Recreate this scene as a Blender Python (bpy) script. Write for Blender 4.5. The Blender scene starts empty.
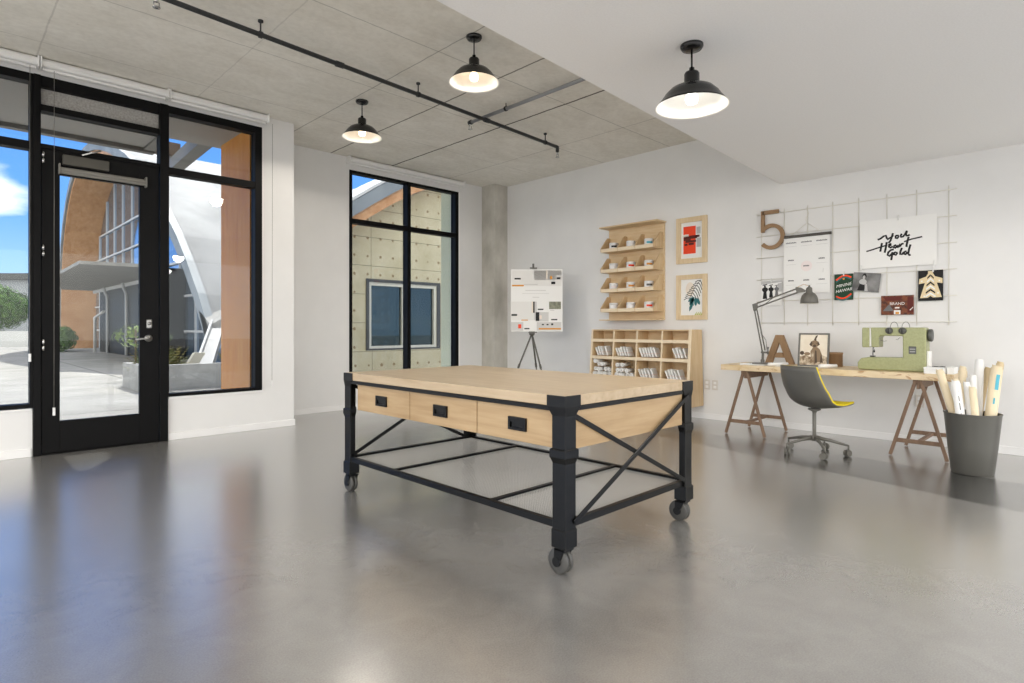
import bpy, bmesh, math, random
from mathutils import Vector, Matrix
random.seed(7)
C = bpy.context.scene.collection
PI = math.pi

# ------------------------------------------------------------------ helpers
def s2l(c):
    c /= 255.0
    return c / 12.92 if c <= 0.04045 else ((c + 0.055) / 1.055) ** 2.4
def rgb(r, g, b): return (s2l(r), s2l(g), s2l(b), 1.0)

class MB:
    """collects shapes into one mesh"""
    def __init__(self): self.bm = bmesh.new()
    def _f(self, vs, mi, smooth=False):
        try:
            f = self.bm.faces.new(vs)
        except ValueError:
            return None
        f.material_index = mi; f.smooth = smooth
        return f
    def box(self, x0, x1, y0, y1, z0, z1, mi=0):
        if x1 < x0: x0, x1 = x1, x0
        if y1 < y0: y0, y1 = y1, y0
        if z1 < z0: z0, z1 = z1, z0
        v = [self.bm.verts.new(p) for p in ((x0,y0,z0),(x1,y0,z0),(x1,y1,z0),(x0,y1,z0),(x0,y0,z1),(x1,y0,z1),(x1,y1,z1),(x0,y1,z1))]
        for q in ((0,3,2,1),(4,5,6,7),(0,1,5,4),(1,2,6,5),(2,3,7,6),(3,0,4,7)):
            self._f([v[i] for i in q], mi)
        return self
    def hexa(self, pts, mi=0):
        v = [self.bm.verts.new(p) for p in pts]
        for q in ((0,3,2,1),(4,5,6,7),(0,1,5,4),(1,2,6,5),(2,3,7,6),(3,0,4,7)):
            self._f([v[i] for i in q], mi)
        return self
    def bar(self, p, q, w, h, mi=0, up=(0,0,1)):
        p, q = Vector(p), Vector(q); d = (q - p).normalized(); up = Vector(up)
        if abs(d.dot(up)) > 0.98: up = Vector((1,0,0))
        s = d.cross(up).normalized() * (w/2); u = s.normalized().cross(d).normalized() * (h/2)
        pts = [p-s-u, p+s-u, q+s-u, q-s-u, p-s+u, p+s+u, q+s+u, q-s+u]
        return self.hexa(pts, mi)
    def tube(self, pts, r, n=8, mi=0, caps=True, smooth=True):
        pts = [Vector(p) for p in pts]
        rs = r if isinstance(r, (list, tuple)) else [r]*len(pts)
        rings = []; prev = None
        for i, p in enumerate(pts):
            a = pts[max(i-1,0)]; b = pts[min(i+1,len(pts)-1)]
            d = (b - a).normalized()
            if prev is None:
                ref = Vector((0,0,1)) if abs(d.z) < 0.9 else Vector((1,0,0))
                s = d.cross(ref).normalized()
            else:
                s = (prev - d*prev.dot(d)).normalized()
            prev = s; u = d.cross(s)
            rings.append([self.bm.verts.new(p + (s*math.cos(2*PI*k/n) + u*math.sin(2*PI*k/n))*rs[i]) for k in range(n)])
        for i in range(len(rings)-1):
            for k in range(n):
                self._f([rings[i][k], rings[i][(k+1)%n], rings[i+1][(k+1)%n], rings[i+1][k]], mi, smooth)
        if caps:
            self._f(list(reversed(rings[0])), mi); self._f(rings[-1], mi)
        return self
    def lathe(self, prof, n=32, c=(0,0,0), axis='z', mi=0, smooth=True, caps=False, mis=None):
        """prof: list of (radius, height)"""
        def P(r, h, a):
            x, y = r*math.cos(a), r*math.sin(a)
            if axis == 'z': return (c[0]+x, c[1]+y, c[2]+h)
            if axis == 'x': return (c[0]+h, c[1]+x, c[2]+y)
            return (c[0]+y, c[1]+h, c[2]+x)
        rings = []
        for r, h in prof:
            if r < 1e-6: rings.append([self.bm.verts.new(P(0,h,0))])
            else: rings.append([self.bm.verts.new(P(r,h,2*PI*k/n)) for k in range(n)])
        for i in range(len(rings)-1):
            a, b = rings[i], rings[i+1]; m = mis[i] if mis else mi
            for k in range(n):
                k2 = (k+1) % n
                if len(a) == 1 and len(b) == 1: continue
                if len(a) == 1: self._f([a[0], b[k2], b[k]], m, smooth)
                elif len(b) == 1: self._f([a[k], a[k2], b[0]], m, smooth)
                else: self._f([a[k], a[k2], b[k2], b[k]], m, smooth)
        if caps:
            if len(rings[0]) > 1: self._f(list(reversed(rings[0])), mi)
            if len(rings[-1]) > 1: self._f(rings[-1], mi)
        return self
    def prism(self, poly, a, b, plane='xy', mi=0, mi_side=None):
        def P(u, v, w):
            return {'xy': (u,v,w), 'xz': (u,w,v), 'yz': (w,u,v)}[plane]
        A = [self.bm.verts.new(P(u,v,a)) for u,v in poly]; B = [self.bm.verts.new(P(u,v,b)) for u,v in poly]
        self._f(list(reversed(A)), mi); self._f(B, mi)
        n = len(poly); ms = mi if mi_side is None else mi_side
        for i in range(n): self._f([A[i], A[(i+1)%n], B[(i+1)%n], B[i]], ms)
        return self
    def ribbon(self, pts, w, a, b, plane='yz', mi=0):
        """a stroke of width w along 2-D points, extruded from a to b"""
        pts = [Vector(p) for p in pts]
        L, R = [], []
        for i, p in enumerate(pts):
            d = (pts[min(i+1,len(pts)-1)] - pts[max(i-1,0)])
            d = d.normalized() if d.length > 0 else Vector((1,0))
            nrm = Vector((-d.y, d.x)) * (w/2)
            L.append(p + nrm); R.append(p - nrm)
        def P(v, t): return {'xy': (v.x,v.y,t), 'xz': (v.x,t,v.y), 'yz': (t,v.x,v.y)}[plane]
        vs = [[self.bm.verts.new(P(q[i], t)) for q, t in ((L,a),(R,a),(R,b),(L,b))] for i in range(len(pts))]
        for i in range(len(pts)-1):
            for k in range(4):
                self._f([vs[i][k], vs[i][(k+1)%4], vs[i+1][(k+1)%4], vs[i+1][k]], mi)
        self._f(vs[0], mi); self._f(list(reversed(vs[-1])), mi)
        return self
    def text(self, body, size, fn, mi=0, align='CENTER', shear=0.0, depth=0.0015):
        cu = bpy.data.curves.new('txt', 'FONT'); cu.body = body; cu.size = size; cu.align_x = align; cu.shear = shear
        cu.extrude = depth/2; cu.resolution_u = 3
        o = bpy.data.objects.new('txt', cu); C.objects.link(o)
        dg = bpy.context.evaluated_depsgraph_get()
        me = bpy.data.meshes.new_from_object(o.evaluated_get(dg))
        vs = [self.bm.verts.new(fn(v.co.x, v.co.y, v.co.z)) for v in me.vertices]
        for p in me.polygons: self._f([vs[i] for i in p.vertices], mi)
        bpy.data.objects.remove(o); bpy.data.curves.remove(cu); bpy.data.meshes.remove(me)
        return self
    def quad(self, pts, mi=0, smooth=False):
        self._f([self.bm.verts.new(p) for p in pts], mi, smooth); return self
    def build(self, name, mats, parent=None, world=False, bevel=0.0, recalc=True, loc=None, segs=2):
        if recalc: bmesh.ops.recalc_face_normals(self.bm, faces=self.bm.faces)
        me = bpy.data.meshes.new(name); self.bm.to_mesh(me); self.bm.free()
        if not isinstance(mats, (list, tuple)): mats = [mats]
        for m in mats: me.materials.append(m)
        o = bpy.data.objects.new(name, me); C.objects.link(o)
        if parent is not None:
            o.parent = parent
            if world:
                w = Vector((0,0,0)); p = parent
                while p is not None: w += p.location; p = p.parent
                for v in me.vertices: v.co -= w
        elif loc is not None:
            o.location = loc
            if world:
                for v in me.vertices: v.co -= Vector(loc)
        if bevel > 0:
            m = o.modifiers.new('bevel', 'BEVEL'); m.width = bevel; m.segments = segs; m.limit_method = 'ANGLE'; m.angle_limit = 0.7
            m.harden_normals = False
        return o

def tag(o, label=None, cat=None, group=None, kind=None):
    if label: o['label'] = label
    if cat: o['category'] = cat
    if group: o['group'] = group
    if kind: o['kind'] = kind
    return o
def thing(name, label, cat, loc=(0,0,0), rotz=0.0, group=None, kind=None):
    o = bpy.data.objects.new(name, None); C.objects.link(o)
    o.location = loc; o.rotation_euler = (0,0,rotz); o.empty_display_size = 0.1
    return tag(o, label, cat, group, kind)
def dup(root, loc, rotz=None, label=None, group=None):
    r = root.copy(); C.objects.link(r); r.location = loc
    if rotz is not None: r.rotation_euler = (0,0,rotz)
    if label: r['label'] = label
    if group: r['group'] = group
    def rec(src, dst):
        for ch in list(src.children):
            c = ch.copy(); 
            if ch.data is not None and ch.type == 'LIGHT': c.data = ch.data
            C.objects.link(c); c.parent = dst
            rec(ch, c)
    rec(root, r)
    return r

# ------------------------------------------------------------------ materials
M = {}
def base(name, col, rough=0.5, metal=0.0, spec=0.5, coat=0.0):
    m = bpy.data.materials.new(name); m.use_nodes = True
    b = m.node_tree.nodes['Principled BSDF']
    b.inputs['Base Color'].default_value = col; b.inputs['Roughness'].default_value = rough
    b.inputs['Metallic'].default_value = metal; b.inputs['Specular IOR Level'].default_value = spec
    b.inputs['Coat Weight'].default_value = coat
    M[name] = m
    return m
def N(m, t): return m.node_tree.nodes.new(t)
def L(m, a, b): m.node_tree.links.new(a, b)
def bsdf(m): return m.node_tree.nodes['Principled BSDF']
def coords(m, scale=(1,1,1), kind='Object'):
    tc = N(m, 'ShaderNodeTexCoord'); mp = N(m, 'ShaderNodeMapping'); mp.inputs['Scale'].default_value = scale
    L(m, tc.outputs[kind], mp.inputs['Vector']); return mp.outputs['Vector']
def ramp(m, fac, stops):
    r = N(m, 'ShaderNodeValToRGB'); e = r.color_ramp.elements
    while len(e) < len(stops): e.new(0.5)
    for el, (p, c) in zip(e, stops): el.position = p; el.color = c
    L(m, fac, r.inputs['Fac']); return r.outputs['Color']
def noise(m, vec, scale, detail=4, rough=0.55, dist=0.0):
    n = N(m, 'ShaderNodeTexNoise'); n.inputs['Scale'].default_value = scale; n.inputs['Detail'].default_value = detail
    n.inputs['Roughness'].default_value = rough; n.inputs['Distortion'].default_value = dist
    L(m, vec, n.inputs['Vector']); return n.outputs['Fac']
def bump(m, fac, strength=0.1, dist=0.01):
    b = N(m, 'ShaderNodeBump'); b.inputs['Strength'].default_value = strength; b.inputs['Distance'].default_value = dist
    L(m, fac, b.inputs['Height']); L(m, b.outputs['Normal'], bsdf(m).inputs['Normal'])
def noisy(name, c1, c2, scale=5.0, rough=0.5, vs=(1,1,1), metal=0.0, lo=0.35, hi=0.65, detail=4, bmp=0.0, spec=0.5, dist=0.0, kind='Object'):
    m = base(name, c1, rough, metal, spec)
    f = noise(m, coords(m, vs, kind), scale, detail, 0.55, dist)
    L(m, ramp(m, f, [(lo, c1), (hi, c2)]), bsdf(m).inputs['Base Color'])
    if bmp: bump(m, f, bmp)
    return m
def mixc(m, fac, a, b, mode='MIX'):
    x = N(m, 'ShaderNodeMix'); x.data_type = 'RGBA'; x.blend_type = mode
    for sock, v in ((x.inputs[0], fac), (x.inputs[6], a), (x.inputs[7], b)):
        if hasattr(v, 'links'): L(m, v, sock)
        else: sock.default_value = v
    return x.outputs[2]
def math_(m, op, a, b=None, c=None):
    x = N(m, 'ShaderNodeMath'); x.operation = op
    for i, v in enumerate((a, b, c)):
        if v is None: continue
        if hasattr(v, 'links'): L(m, v, x.inputs[i])
        else: x.inputs[i].default_value = v
    return x.outputs[0]

noisy('white_wall', rgb(228,228,227), rgb(231,231,230), 3, 0.7, spec=0.25)
noisy('soffit_white', rgb(244,244,244), rgb(240,240,240), 90, 0.8, bmp=0.12, spec=0.2)
base('white_trim', rgb(238,238,237), 0.45)
base('white_plastic', rgb(235,235,234), 0.4)
base('black_frame', rgb(9,9,10), 0.55, 0.0, 0.15)
noisy('black_metal', rgb(9,9,8), rgb(13,13,12), 30, 0.32, spec=0.28)
base('black_gloss', rgb(16,16,16), 0.25)
base('pipe_dark', rgb(52,54,56), 0.5, 0.3)
base('pipe_grey', rgb(150,152,155), 0.45, 0.4)
base('chrome', rgb(190,190,190), 0.25, 1.0)
base('steel', rgb(150,150,148), 0.35, 0.9)
base('caster_grey', rgb(74,73,70), 0.45, 0.1)
base('dark_gap', rgb(20,18,15), 0.8)

# concrete ceiling: board joints are stains of the pour
def concrete_ceiling():
    m = base('concrete_ceiling', rgb(170,168,160), 0.85, 0, 0.2)
    v = coords(m); n1 = noise(m, v, 0.9, 6, 0.6); n2 = noise(m, coords(m,(1,2,1)), 1.8, 7, 0.62, 0.8); n3 = noise(m, v, 22, 3)
    c = ramp(m, n1, [(0.3, rgb(222,219,209)), (0.55, rgb(236,233,225)), (0.75, rgb(244,242,235))])
    c = mixc(m, 0.5, c, ramp(m, n2, [(0.3, rgb(214,209,197)), (0.62, rgb(240,237,229))]))
    c = mixc(m, 0.10, c, ramp(m, n3, [(0.35, rgb(150,146,136)), (0.6, rgb(232,229,222))]))
    sp = N(m, 'ShaderNodeSeparateXYZ'); L(m, coords(m), sp.inputs[0])
    w = math_(m, 'MULTIPLY', math_(m, 'SUBTRACT', noise(m, v, 6, 2), 0.5), 0.02)
    def line(axis, pos, half, amt, c):
        d = math_(m, 'ABSOLUTE', math_(m, 'SUBTRACT', math_(m, 'ADD', sp.outputs[axis], w), pos))
        k = math_(m, 'MULTIPLY', math_(m, 'LESS_THAN', d, half), amt)
        return mixc(m, k, c, rgb(70,66,58))
    for pos, half, amt in ((0.62,.006,.2),(1.9,.006,.15),(3.05,.006,.45),(3.78,.009,.75),(4.715,.011,.95),(5.75,.006,.35)):
        c = line('X', pos, half, amt, c)
    for pos, half, amt in ((2.9,.008,.5),(4.0,.006,.35),(5.05,.006,.3),(6.15,.005,.25)):
        c = line('Y', pos, half, amt, c)
    sc = noise(m, coords(m,(1.5,6,1)), 8, 5, 0.7, 1.5)
    c = mixc(m, ramp(m, sc, [(0.66,(0,0,0,1)),(0.74,(.6,.6,.6,1))]), c, rgb(150,142,126))
    L(m, c, bsdf(m).inputs['Base Color']); bump(m, n3, 0.05)
    return m
concrete_ceiling()
noisy('concrete_column', rgb(172,169,160), rgb(208,205,197), 3.2, 0.85, vs=(1,1,.6), lo=.3, hi=.7, detail=7, bmp=0.1, spec=.2)

def polished_floor():
    m = base('polished_concrete', rgb(135,133,128), 0.2, 0, 0.5)
    v = coords(m); a = noise(m, v, 0.7, 6, 0.6, 0.6); b = noise(m, v, 5, 6, 0.65, 0.8); g = noise(m, v, 160, 2); st = noise(m, coords(m,(2.5,1,1)), 9, 6, 0.7, 1.0)
    c = ramp(m, a, [(0.3, rgb(124,122,119)), (0.7, rgb(142,140,136))])
    c = mixc(m, 0.35, c, ramp(m, b, [(0.3, rgb(112,110,106)), (0.7, rgb(154,152,147))]))
    c = mixc(m, 0.2, c, ramp(m, g, [(0.3, rgb(94,92,88)), (0.7, rgb(168,166,160))]))
    # a darker band of the floor between two skewed edges
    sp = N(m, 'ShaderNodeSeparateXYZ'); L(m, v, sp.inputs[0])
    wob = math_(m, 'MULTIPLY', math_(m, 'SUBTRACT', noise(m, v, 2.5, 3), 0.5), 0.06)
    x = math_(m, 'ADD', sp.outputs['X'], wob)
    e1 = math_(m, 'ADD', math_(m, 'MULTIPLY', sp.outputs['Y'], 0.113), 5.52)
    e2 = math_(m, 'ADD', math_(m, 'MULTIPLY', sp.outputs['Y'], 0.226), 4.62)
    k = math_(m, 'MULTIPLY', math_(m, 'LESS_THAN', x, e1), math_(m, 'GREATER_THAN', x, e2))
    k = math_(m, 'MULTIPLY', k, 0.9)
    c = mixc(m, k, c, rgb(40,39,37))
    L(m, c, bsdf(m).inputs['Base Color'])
    r = N(m, 'ShaderNodeMapRange'); r.inputs['To Min'].default_value = 0.21; r.inputs['To Max'].default_value = 0.29
    L(m, st, r.inputs['Value']); L(m, r.outputs[0], bsdf(m).inputs['Roughness'])
    bsdf(m).inputs['IOR'].default_value = 2.6; bsdf(m).inputs['Coat Weight'].default_value = 1.0; bsdf(m).inputs['Coat Roughness'].default_value = .24; bsdf(m).inputs['Coat IOR'].default_value = 1.6
    return m
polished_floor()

def wood(name, c1, c2, c3, axis='y', scale=3.0, rough=0.45, streak=14):
    m = base(name, c1, rough, 0, 0.4)
    vs = {'x': (1,streak,streak), 'y': (streak,1,streak), 'z': (streak,streak,1)}[axis]
    n1 = noise(m, coords(m, vs), scale, 5, 0.6, 0.35); n2 = noise(m, coords(m, tuple(1+ (q-1)*.15 for q in vs)), scale*0.6, 3, 0.5, 1.2)
    c = ramp(m, n1, [(0.28, c1), (0.5, c2), (0.72, c3)])
    c = mixc(m, 0.35, c, ramp(m, n2, [(0.35, c1), (0.65, c3)]))
    L(m, c, bsdf(m).inputs['Base Color']); bump(m, n1, 0.03)
    return m
wood('table_front', rgb(158,129,92), rgb(178,150,112), rgb(190,164,128), 'y', 2.2, 0.4)
wood('table_wood', rgb(172,150,120), rgb(190,169,139), rgb(200,181,154), 'y', 2.2, 0.35)  # top paler than the fronts: washed-out reflections put into its colour
wood('table_wood_x', rgb(158,129,92), rgb(178,150,112), rgb(190,164,128), 'x', 2.2, 0.4)
wood('plywood', rgb(206,176,134), rgb(219,194,154), rgb(228,207,172), 'y', 3.0, 0.5)
wood('plywood_z', rgb(198,167,124), rgb(211,183,142), rgb(220,197,160), 'z', 3.0, 0.5)
base('ply_edge', rgb(232,214,184), 0.5)
wood('frame_wood', rgb(205,180,140), rgb(220,198,160), rgb(228,208,175), 'z', 3.0, 0.45)
wood('trestle_wood', rgb(108,84,66), rgb(126,100,80), rgb(142,116,94), 'z', 4.0, 0.5)
wood('kraft_wood', rgb(142,112,80), rgb(150,120,88), rgb(158,128,96), 'z', 3.0, 0.6)
wood('cedar', rgb(206,128,44), rgb(228,152,62), rgb(238,170,84), 'z', 2.0, 0.5, 20)
wood('cedar_plank', rgb(172,120,78), rgb(200,150,106), rgb(216,172,130), 'y', 1.0, 0.6, 9)
def desk_board():
    m = base('desk_board', rgb(220,200,165), 0.5)
    a = noise(m, coords(m,(6,1,6)), 2.5, 5, 0.6, 0.5); b = noise(m, coords(m,(1.2,1,2.2)), 9, 4, 0.6, 1.2)
    c = ramp(m, a, [(0.3, rgb(205,180,138)), (0.7, rgb(232,214,182))])
    c = mixc(m, ramp(m, b, [(0.55,(0,0,0,1)),(0.68,(.8,.8,.8,1))]), c, rgb(165,120,72))
    L(m, c, bsdf(m).inputs['Base Color']); return m
desk_board()
base('yellow_fabric', rgb(222,200,20), 0.85)
base('chair_shell', rgb(92,91,86), 0.36)
base('chair_metal', rgb(104,102,95), 0.4, 0.1)
base('lamp_grey', rgb(100,98,92), 0.42)
base('lamp_inner', rgb(240,240,235), 0.5)
base('bin_grey', rgb(84,83,78), 0.38)
noisy('sewing_green', rgb(150,154,108), rgb(162,165,120), 60, 0.35)
base('sewing_dark', rgb(80,81,77), 0.4)
base('paper_white', rgb(236,236,234), 0.7)
base('paper_cream', rgb(228,213,182), 0.7)
base('paper_tan', rgb(214,194,156), 0.7)
base('paper_edge', rgb(196,158,96), 0.7)
base('paper_pink', rgb(234,222,214), 0.7)
base('ink', rgb(14,14,15), 0.7)
base('ink_grey', rgb(110,110,112), 0.7)
base('ink_light', rgb(186,186,186), 0.7)
base('pale_pink', rgb(238,228,226), 0.7)
base('print_teal', rgb(88,176,196), 0.7)
base('calendar_bar', rgb(66,62,56), 0.5)
base('grid_wire', rgb(222,219,208), 0.5)
base('clip', rgb(222,222,220), 0.4)
base('red_print', rgb(240,70,30), 0.7)
base('maroon_print', rgb(92,28,18), 0.7)
base('leaf_dark', rgb(40,46,44), 0.7)
base('leaf_teal', rgb(48,112,116), 0.7)
base('leaf_green', rgb(186,190,92), 0.7)
base('leaf_shrub', rgb(108,128,62), 0.7)
base('beige_print', rgb(232,222,208), 0.7)
base('green_print', rgb(26,62,40), 0.7)
base('orange_print', rgb(214,150,60), 0.7)
base('cream_print', rgb(226,208,168), 0.7)
noisy('grey_photo', rgb(60,60,60), rgb(150,150,150), 6, 0.6, lo=.3, hi=.7)
noisy('brown_photo', rgb(60,26,14), rgb(128,68,36), 24, 0.6, lo=.35, hi=.6)
noisy('sepia_photo', rgb(226,214,194), rgb(238,230,215), 8, 0.6)
noisy('sepia_rock', rgb(120,96,70), rgb(206,190,164), 30, 0.6, lo=.4, hi=.6)
base('sepia_dark', rgb(74,58,42), 0.6)
base('sepia_mid', rgb(134,112,86), 0.6)
noisy('moss_photo', rgb(110,114,96), rgb(150,150,130), 30, 0.6)
base('outlet_plate', rgb(214,210,204), 0.4)
base('grey_panel', rgb(74,72,66), 0.7)
base('blind_grey', rgb(120,118,112), 0.6)
base('board_light', rgb(226,225,222), 0.7)
base('board_grey', rgb(206,205,203), 0.7)
base('mesh_wire', rgb(200,198,192), 0.4)
base('soft_grey', rgb(178,178,176), 0.7)
base('jar_white', rgb(240,240,240), 0.35)
# exterior
def pavement():
    m = base('pavement', rgb(190,188,182), 0.85, 0, 0.2)
    n = noise(m, coords(m), 0.8, 6); b = N(m, 'ShaderNodeTexBrick')
    L(m, coords(m), b.inputs['Vector']); b.inputs['Scale'].default_value = 0.33; b.inputs['Mortar Size'].default_value = 0.006; b.offset = 0.0
    b.inputs['Color1'].default_value = (1,1,1,1); b.inputs['Color2'].default_value = (.9,.9,.9,1); b.inputs['Mortar'].default_value = (.3,.3,.3,1)
    b.inputs['Brick Width'].default_value = 1.0; b.inputs['Row Height'].default_value = 0.8
    c = ramp(m, n, [(0.3, rgb(148,145,138)), (0.7, rgb(176,173,166))])
    L(m, mixc(m, 1.0, c, b.outputs['Color'], 'MULTIPLY'), bsdf(m).inputs['Base Color']); return m
pavement()
noisy('exterior_soffit', rgb(150,148,144), rgb(176,174,170), 60, 0.9, spec=.1)
base('exterior_steel', rgb(118,116,112), 0.6)
base('brown_steel', rgb(96,80,68), 0.6)
noisy('roof_membrane', rgb(112,112,112), rgb(150,150,149), 0.7, 0.7, lo=.3, hi=.7, detail=6)
noisy('fascia_grey', rgb(112,118,122), rgb(140,146,150), 1.0, 0.55)
base('fascia_light', rgb(206,206,204), 0.6)
noisy('canopy_concrete', rgb(128,126,122), rgb(152,150,146), 2.0, 0.8)
base('entry_dark', rgb(32,33,34), 0.6)
base('curtain_mullion', rgb(196,198,200), 0.5)
base('louver', rgb(176,180,182), 0.6)
noisy('planter_concrete', rgb(160,159,155), rgb(178,177,173), 5, 0.9, spec=.1)
noisy('leaf_tree', rgb(40,84,30), rgb(104,140,58), 3.0, 0.7, lo=.3, hi=.7)
noisy('leaf_fern', rgb(62,84,38), rgb(128,112,54), 4.0, 0.7, lo=.3, hi=.7)
base('bark', rgb(96,82,66), 0.9)
base('house_grey', rgb(150,154,158), 0.8)
base('strut_cream', rgb(186,180,162), 0.6)
base('strut_grey', rgb(150,150,150), 0.6)
base('blue_panel', rgb(40,110,170), 0.4)
base('pale_plaster', rgb(212,216,190), 0.8)
base('vinyl_frame', rgb(216,212,196), 0.5)
base('dark_trim', rgb(72,74,74), 0.6)

def tie_concrete():
    m = base('tie_hole_concrete', rgb(190,186,166), 0.9, 0, 0.15)
    v = coords(m); n = noise(m, v, 1.6, 6, 0.6)
    c = ramp(m, n, [(0.3, rgb(190,180,148)), (0.7, rgb(214,205,176))])
    sp = N(m, 'ShaderNodeSeparateXYZ'); L(m, v, sp.inputs[0])
    def cell(sock, period, off):
        t = math_(m, 'FRACT', math_(m, 'DIVIDE', math_(m, 'SUBTRACT', sock, off), period))
        return math_(m, 'MULTIPLY', math_(m, 'SUBTRACT', t, 0.5), period)
    hx = cell(sp.outputs['X'], 0.34, 0.0); hz = cell(sp.outputs['Z'], 0.42, 0.05)
    d = math_(m, 'SQRT', math_(m, 'ADD', math_(m, 'MULTIPLY', hx, hx), math_(m, 'MULTIPLY', hz, hz)))
    r = math_(m, 'MULTIPLY', noise(m, v, 3.3, 2), 0.062)
    c = mixc(m, math_(m, 'MULTIPLY', math_(m, 'LESS_THAN', d, r), 0.75), c, rgb(128,98,62))
    for axis, per, off in (('X', 1.02, 0.43), ('Z', 0.66, 0.25)):
        t = math_(m, 'ABSOLUTE', cell(sp.outputs[axis], per, off))
        c = mixc(m, math_(m, 'MULTIPLY', math_(m, 'LESS_THAN', t, 0.008), 0.7), c, rgb(110,104,86))
    L(m, c, bsdf(m).inputs['Base Color']); return m
tie_concrete()

def glass(name, tint, gloss=0.6):
    m = bpy.data.materials.new(name); m.use_nodes = True; nt = m.node_tree; nt.nodes.clear()
    out = N(m, 'ShaderNodeOutputMaterial'); t = N(m, 'ShaderNodeBsdfTransparent'); t.inputs[0].default_value = tint
    g = N(m, 'ShaderNodeBsdfGlossy'); g.inputs['Roughness'].default_value = 0.01; g.inputs['Color'].default_value = (.9,.93,.92,1)
    fr = N(m, 'ShaderNodeFresnel'); fr.inputs['IOR'].default_value = 1.4
    k = math_(m, 'MULTIPLY', fr.outputs[0], gloss)
    x = N(m, 'ShaderNodeMixShader'); L(m, k, x.inputs[0]); L(m, t.outputs[0], x.inputs[1]); L(m, g.outputs[0], x.inputs[2]); L(m, x.outputs[0], out.inputs[0])
    M[name] = m; return m
TINT = 0.73
glass('window_glass', (TINT*.98, TINT, TINT, 1))
def reflective(name, col, rough=0.03):
    m = base(name, col, rough, 0.75); return m
reflective('curtain_glass', rgb(120,150,182))
reflective('house_glass', rgb(58,74,80), 0.02)
def emis(name, col, st):
    m = bpy.data.materials.new(name); m.use_nodes = True; nt = m.node_tree; nt.nodes.clear()
    out = N(m, 'ShaderNodeOutputMaterial'); e = N(m, 'ShaderNodeEmission'); e.inputs[0].default_value = col; e.inputs[1].default_value = st
    L(m, e.outputs[0], out.inputs[0]); M[name] = m; return m
emis('bulb_warm', (1,.72,.45,1), 8)
emis('bulb_white', (1,.94,.88,1), 7)

# ------------------------------------------------------------------ the room
XR, Y1, Y2, ZC, ZS = 6.785, 6.58, 7.33, 3.47, 2.733
XE = 2.94                    # where the door wall ends
def struct(mb, name, mats, world=True, bevel=0.0):
    o = mb.build(name, mats, bevel=bevel); o['kind'] = 'structure'; return o

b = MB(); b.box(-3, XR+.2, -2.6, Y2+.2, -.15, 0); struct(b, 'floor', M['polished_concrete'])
b = MB(); b.box(-3, XR+.2, 1.9, Y2+.3, ZC, ZC+.25); struct(b, 'ceiling', M['concrete_ceiling'])
# lower white ceiling: its edge runs slightly askew
b = MB(); b.prism([(-3,-2.6),(XR,-2.6),(XR,2.59),(-3,2.07)], ZS, ZC+.2, 'xy'); o = struct(b, 'ceiling_lower', M['soffit_white'])
b = MB(); b.box(XR, XR+.2, -2.6, Y2+.2, 0, ZC+.2); struct(b, 'wall_right', M['white_wall'])
# door wall
b = MB()
WX0, WX1 = -1.25, .588       # left window opening
D0, D1 = .655, 1.575
R0, R1 = 1.65, 2.555
b.box(-3, WX0, Y1, Y1+.22, 0, ZC); b.box(WX0, .60, Y1, Y1+.22, 0, .415)
b.box(1.64, R1+.015, Y1, Y1+.22, 0, .425); b.box(R1+.015, XE, Y1, Y2+.2, 0, ZC)
b.box(WX0, R1+.02, Y1, Y1+.22, 3.335, ZC)
struct(b, 'wall_left', M['white_wall'])
# back wall with its window
B0, B1, BZ0, BZ1 = 4.055, 5.985, .40, 3.30
b = MB()
b.box(XE-.1, B0, Y2, Y2+.2, 0, ZC); b.box(B1, XR+.1, Y2, Y2+.2, 0, ZC); b.box(B0, B1, Y2, Y2+.2, 0, BZ0); b.box(B0, B1, Y2, Y2+.2, BZ1, ZC)
struct(b, 'wall_back', M['white_wall'])
# concrete column in the corner
b = MB(); b.box(6.49, XR, 7.02, Y2, 0, ZC); b.box(6.487, XR, 7.017, Y2, 2.845, 2.85)
o = b.build('column', M['concrete_column'], bevel=.012); o['kind'] = 'structure'
# skirting
def skirt(name, x0,x1,y0,y1):
    b = MB(); b.box(x0,x1,y0,y1,0,.072); struct(b, name, M['white_trim'], bevel=.003)
skirt('baseboard_left', 1.65, XE+.012, Y1-.014, Y1)
skirt('baseboard_left_end', -3, .59, Y1-.014, Y1)
skirt('baseboard_back', XE+.002, 6.49, Y2-.014, Y2)
skirt('baseboard_right', XR-.014, XR, -2.6, 7.02)
# window sills of white board
b = MB(); b.box(1.655, R1+.03, Y1-.012, Y1+.02, .412, .432); struct(b, 'trim_1', M['white_trim'])
b = MB(); b.box(WX0, .59, Y1-.012, Y1+.02, .402, .42); struct(b, 'trim_2', M['white_trim'])
b = MB(); b.box(2.572, 2.592, Y1-.006, Y1+.02, .41, 3.345); struct(b, 'trim_3', M['white_trim'])
b = MB(); b.box(B1+.0, B1+.03, Y2-.006, Y2+.02, .41, 3.32); struct(b, 'trim_4', M['white_trim'])

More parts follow.
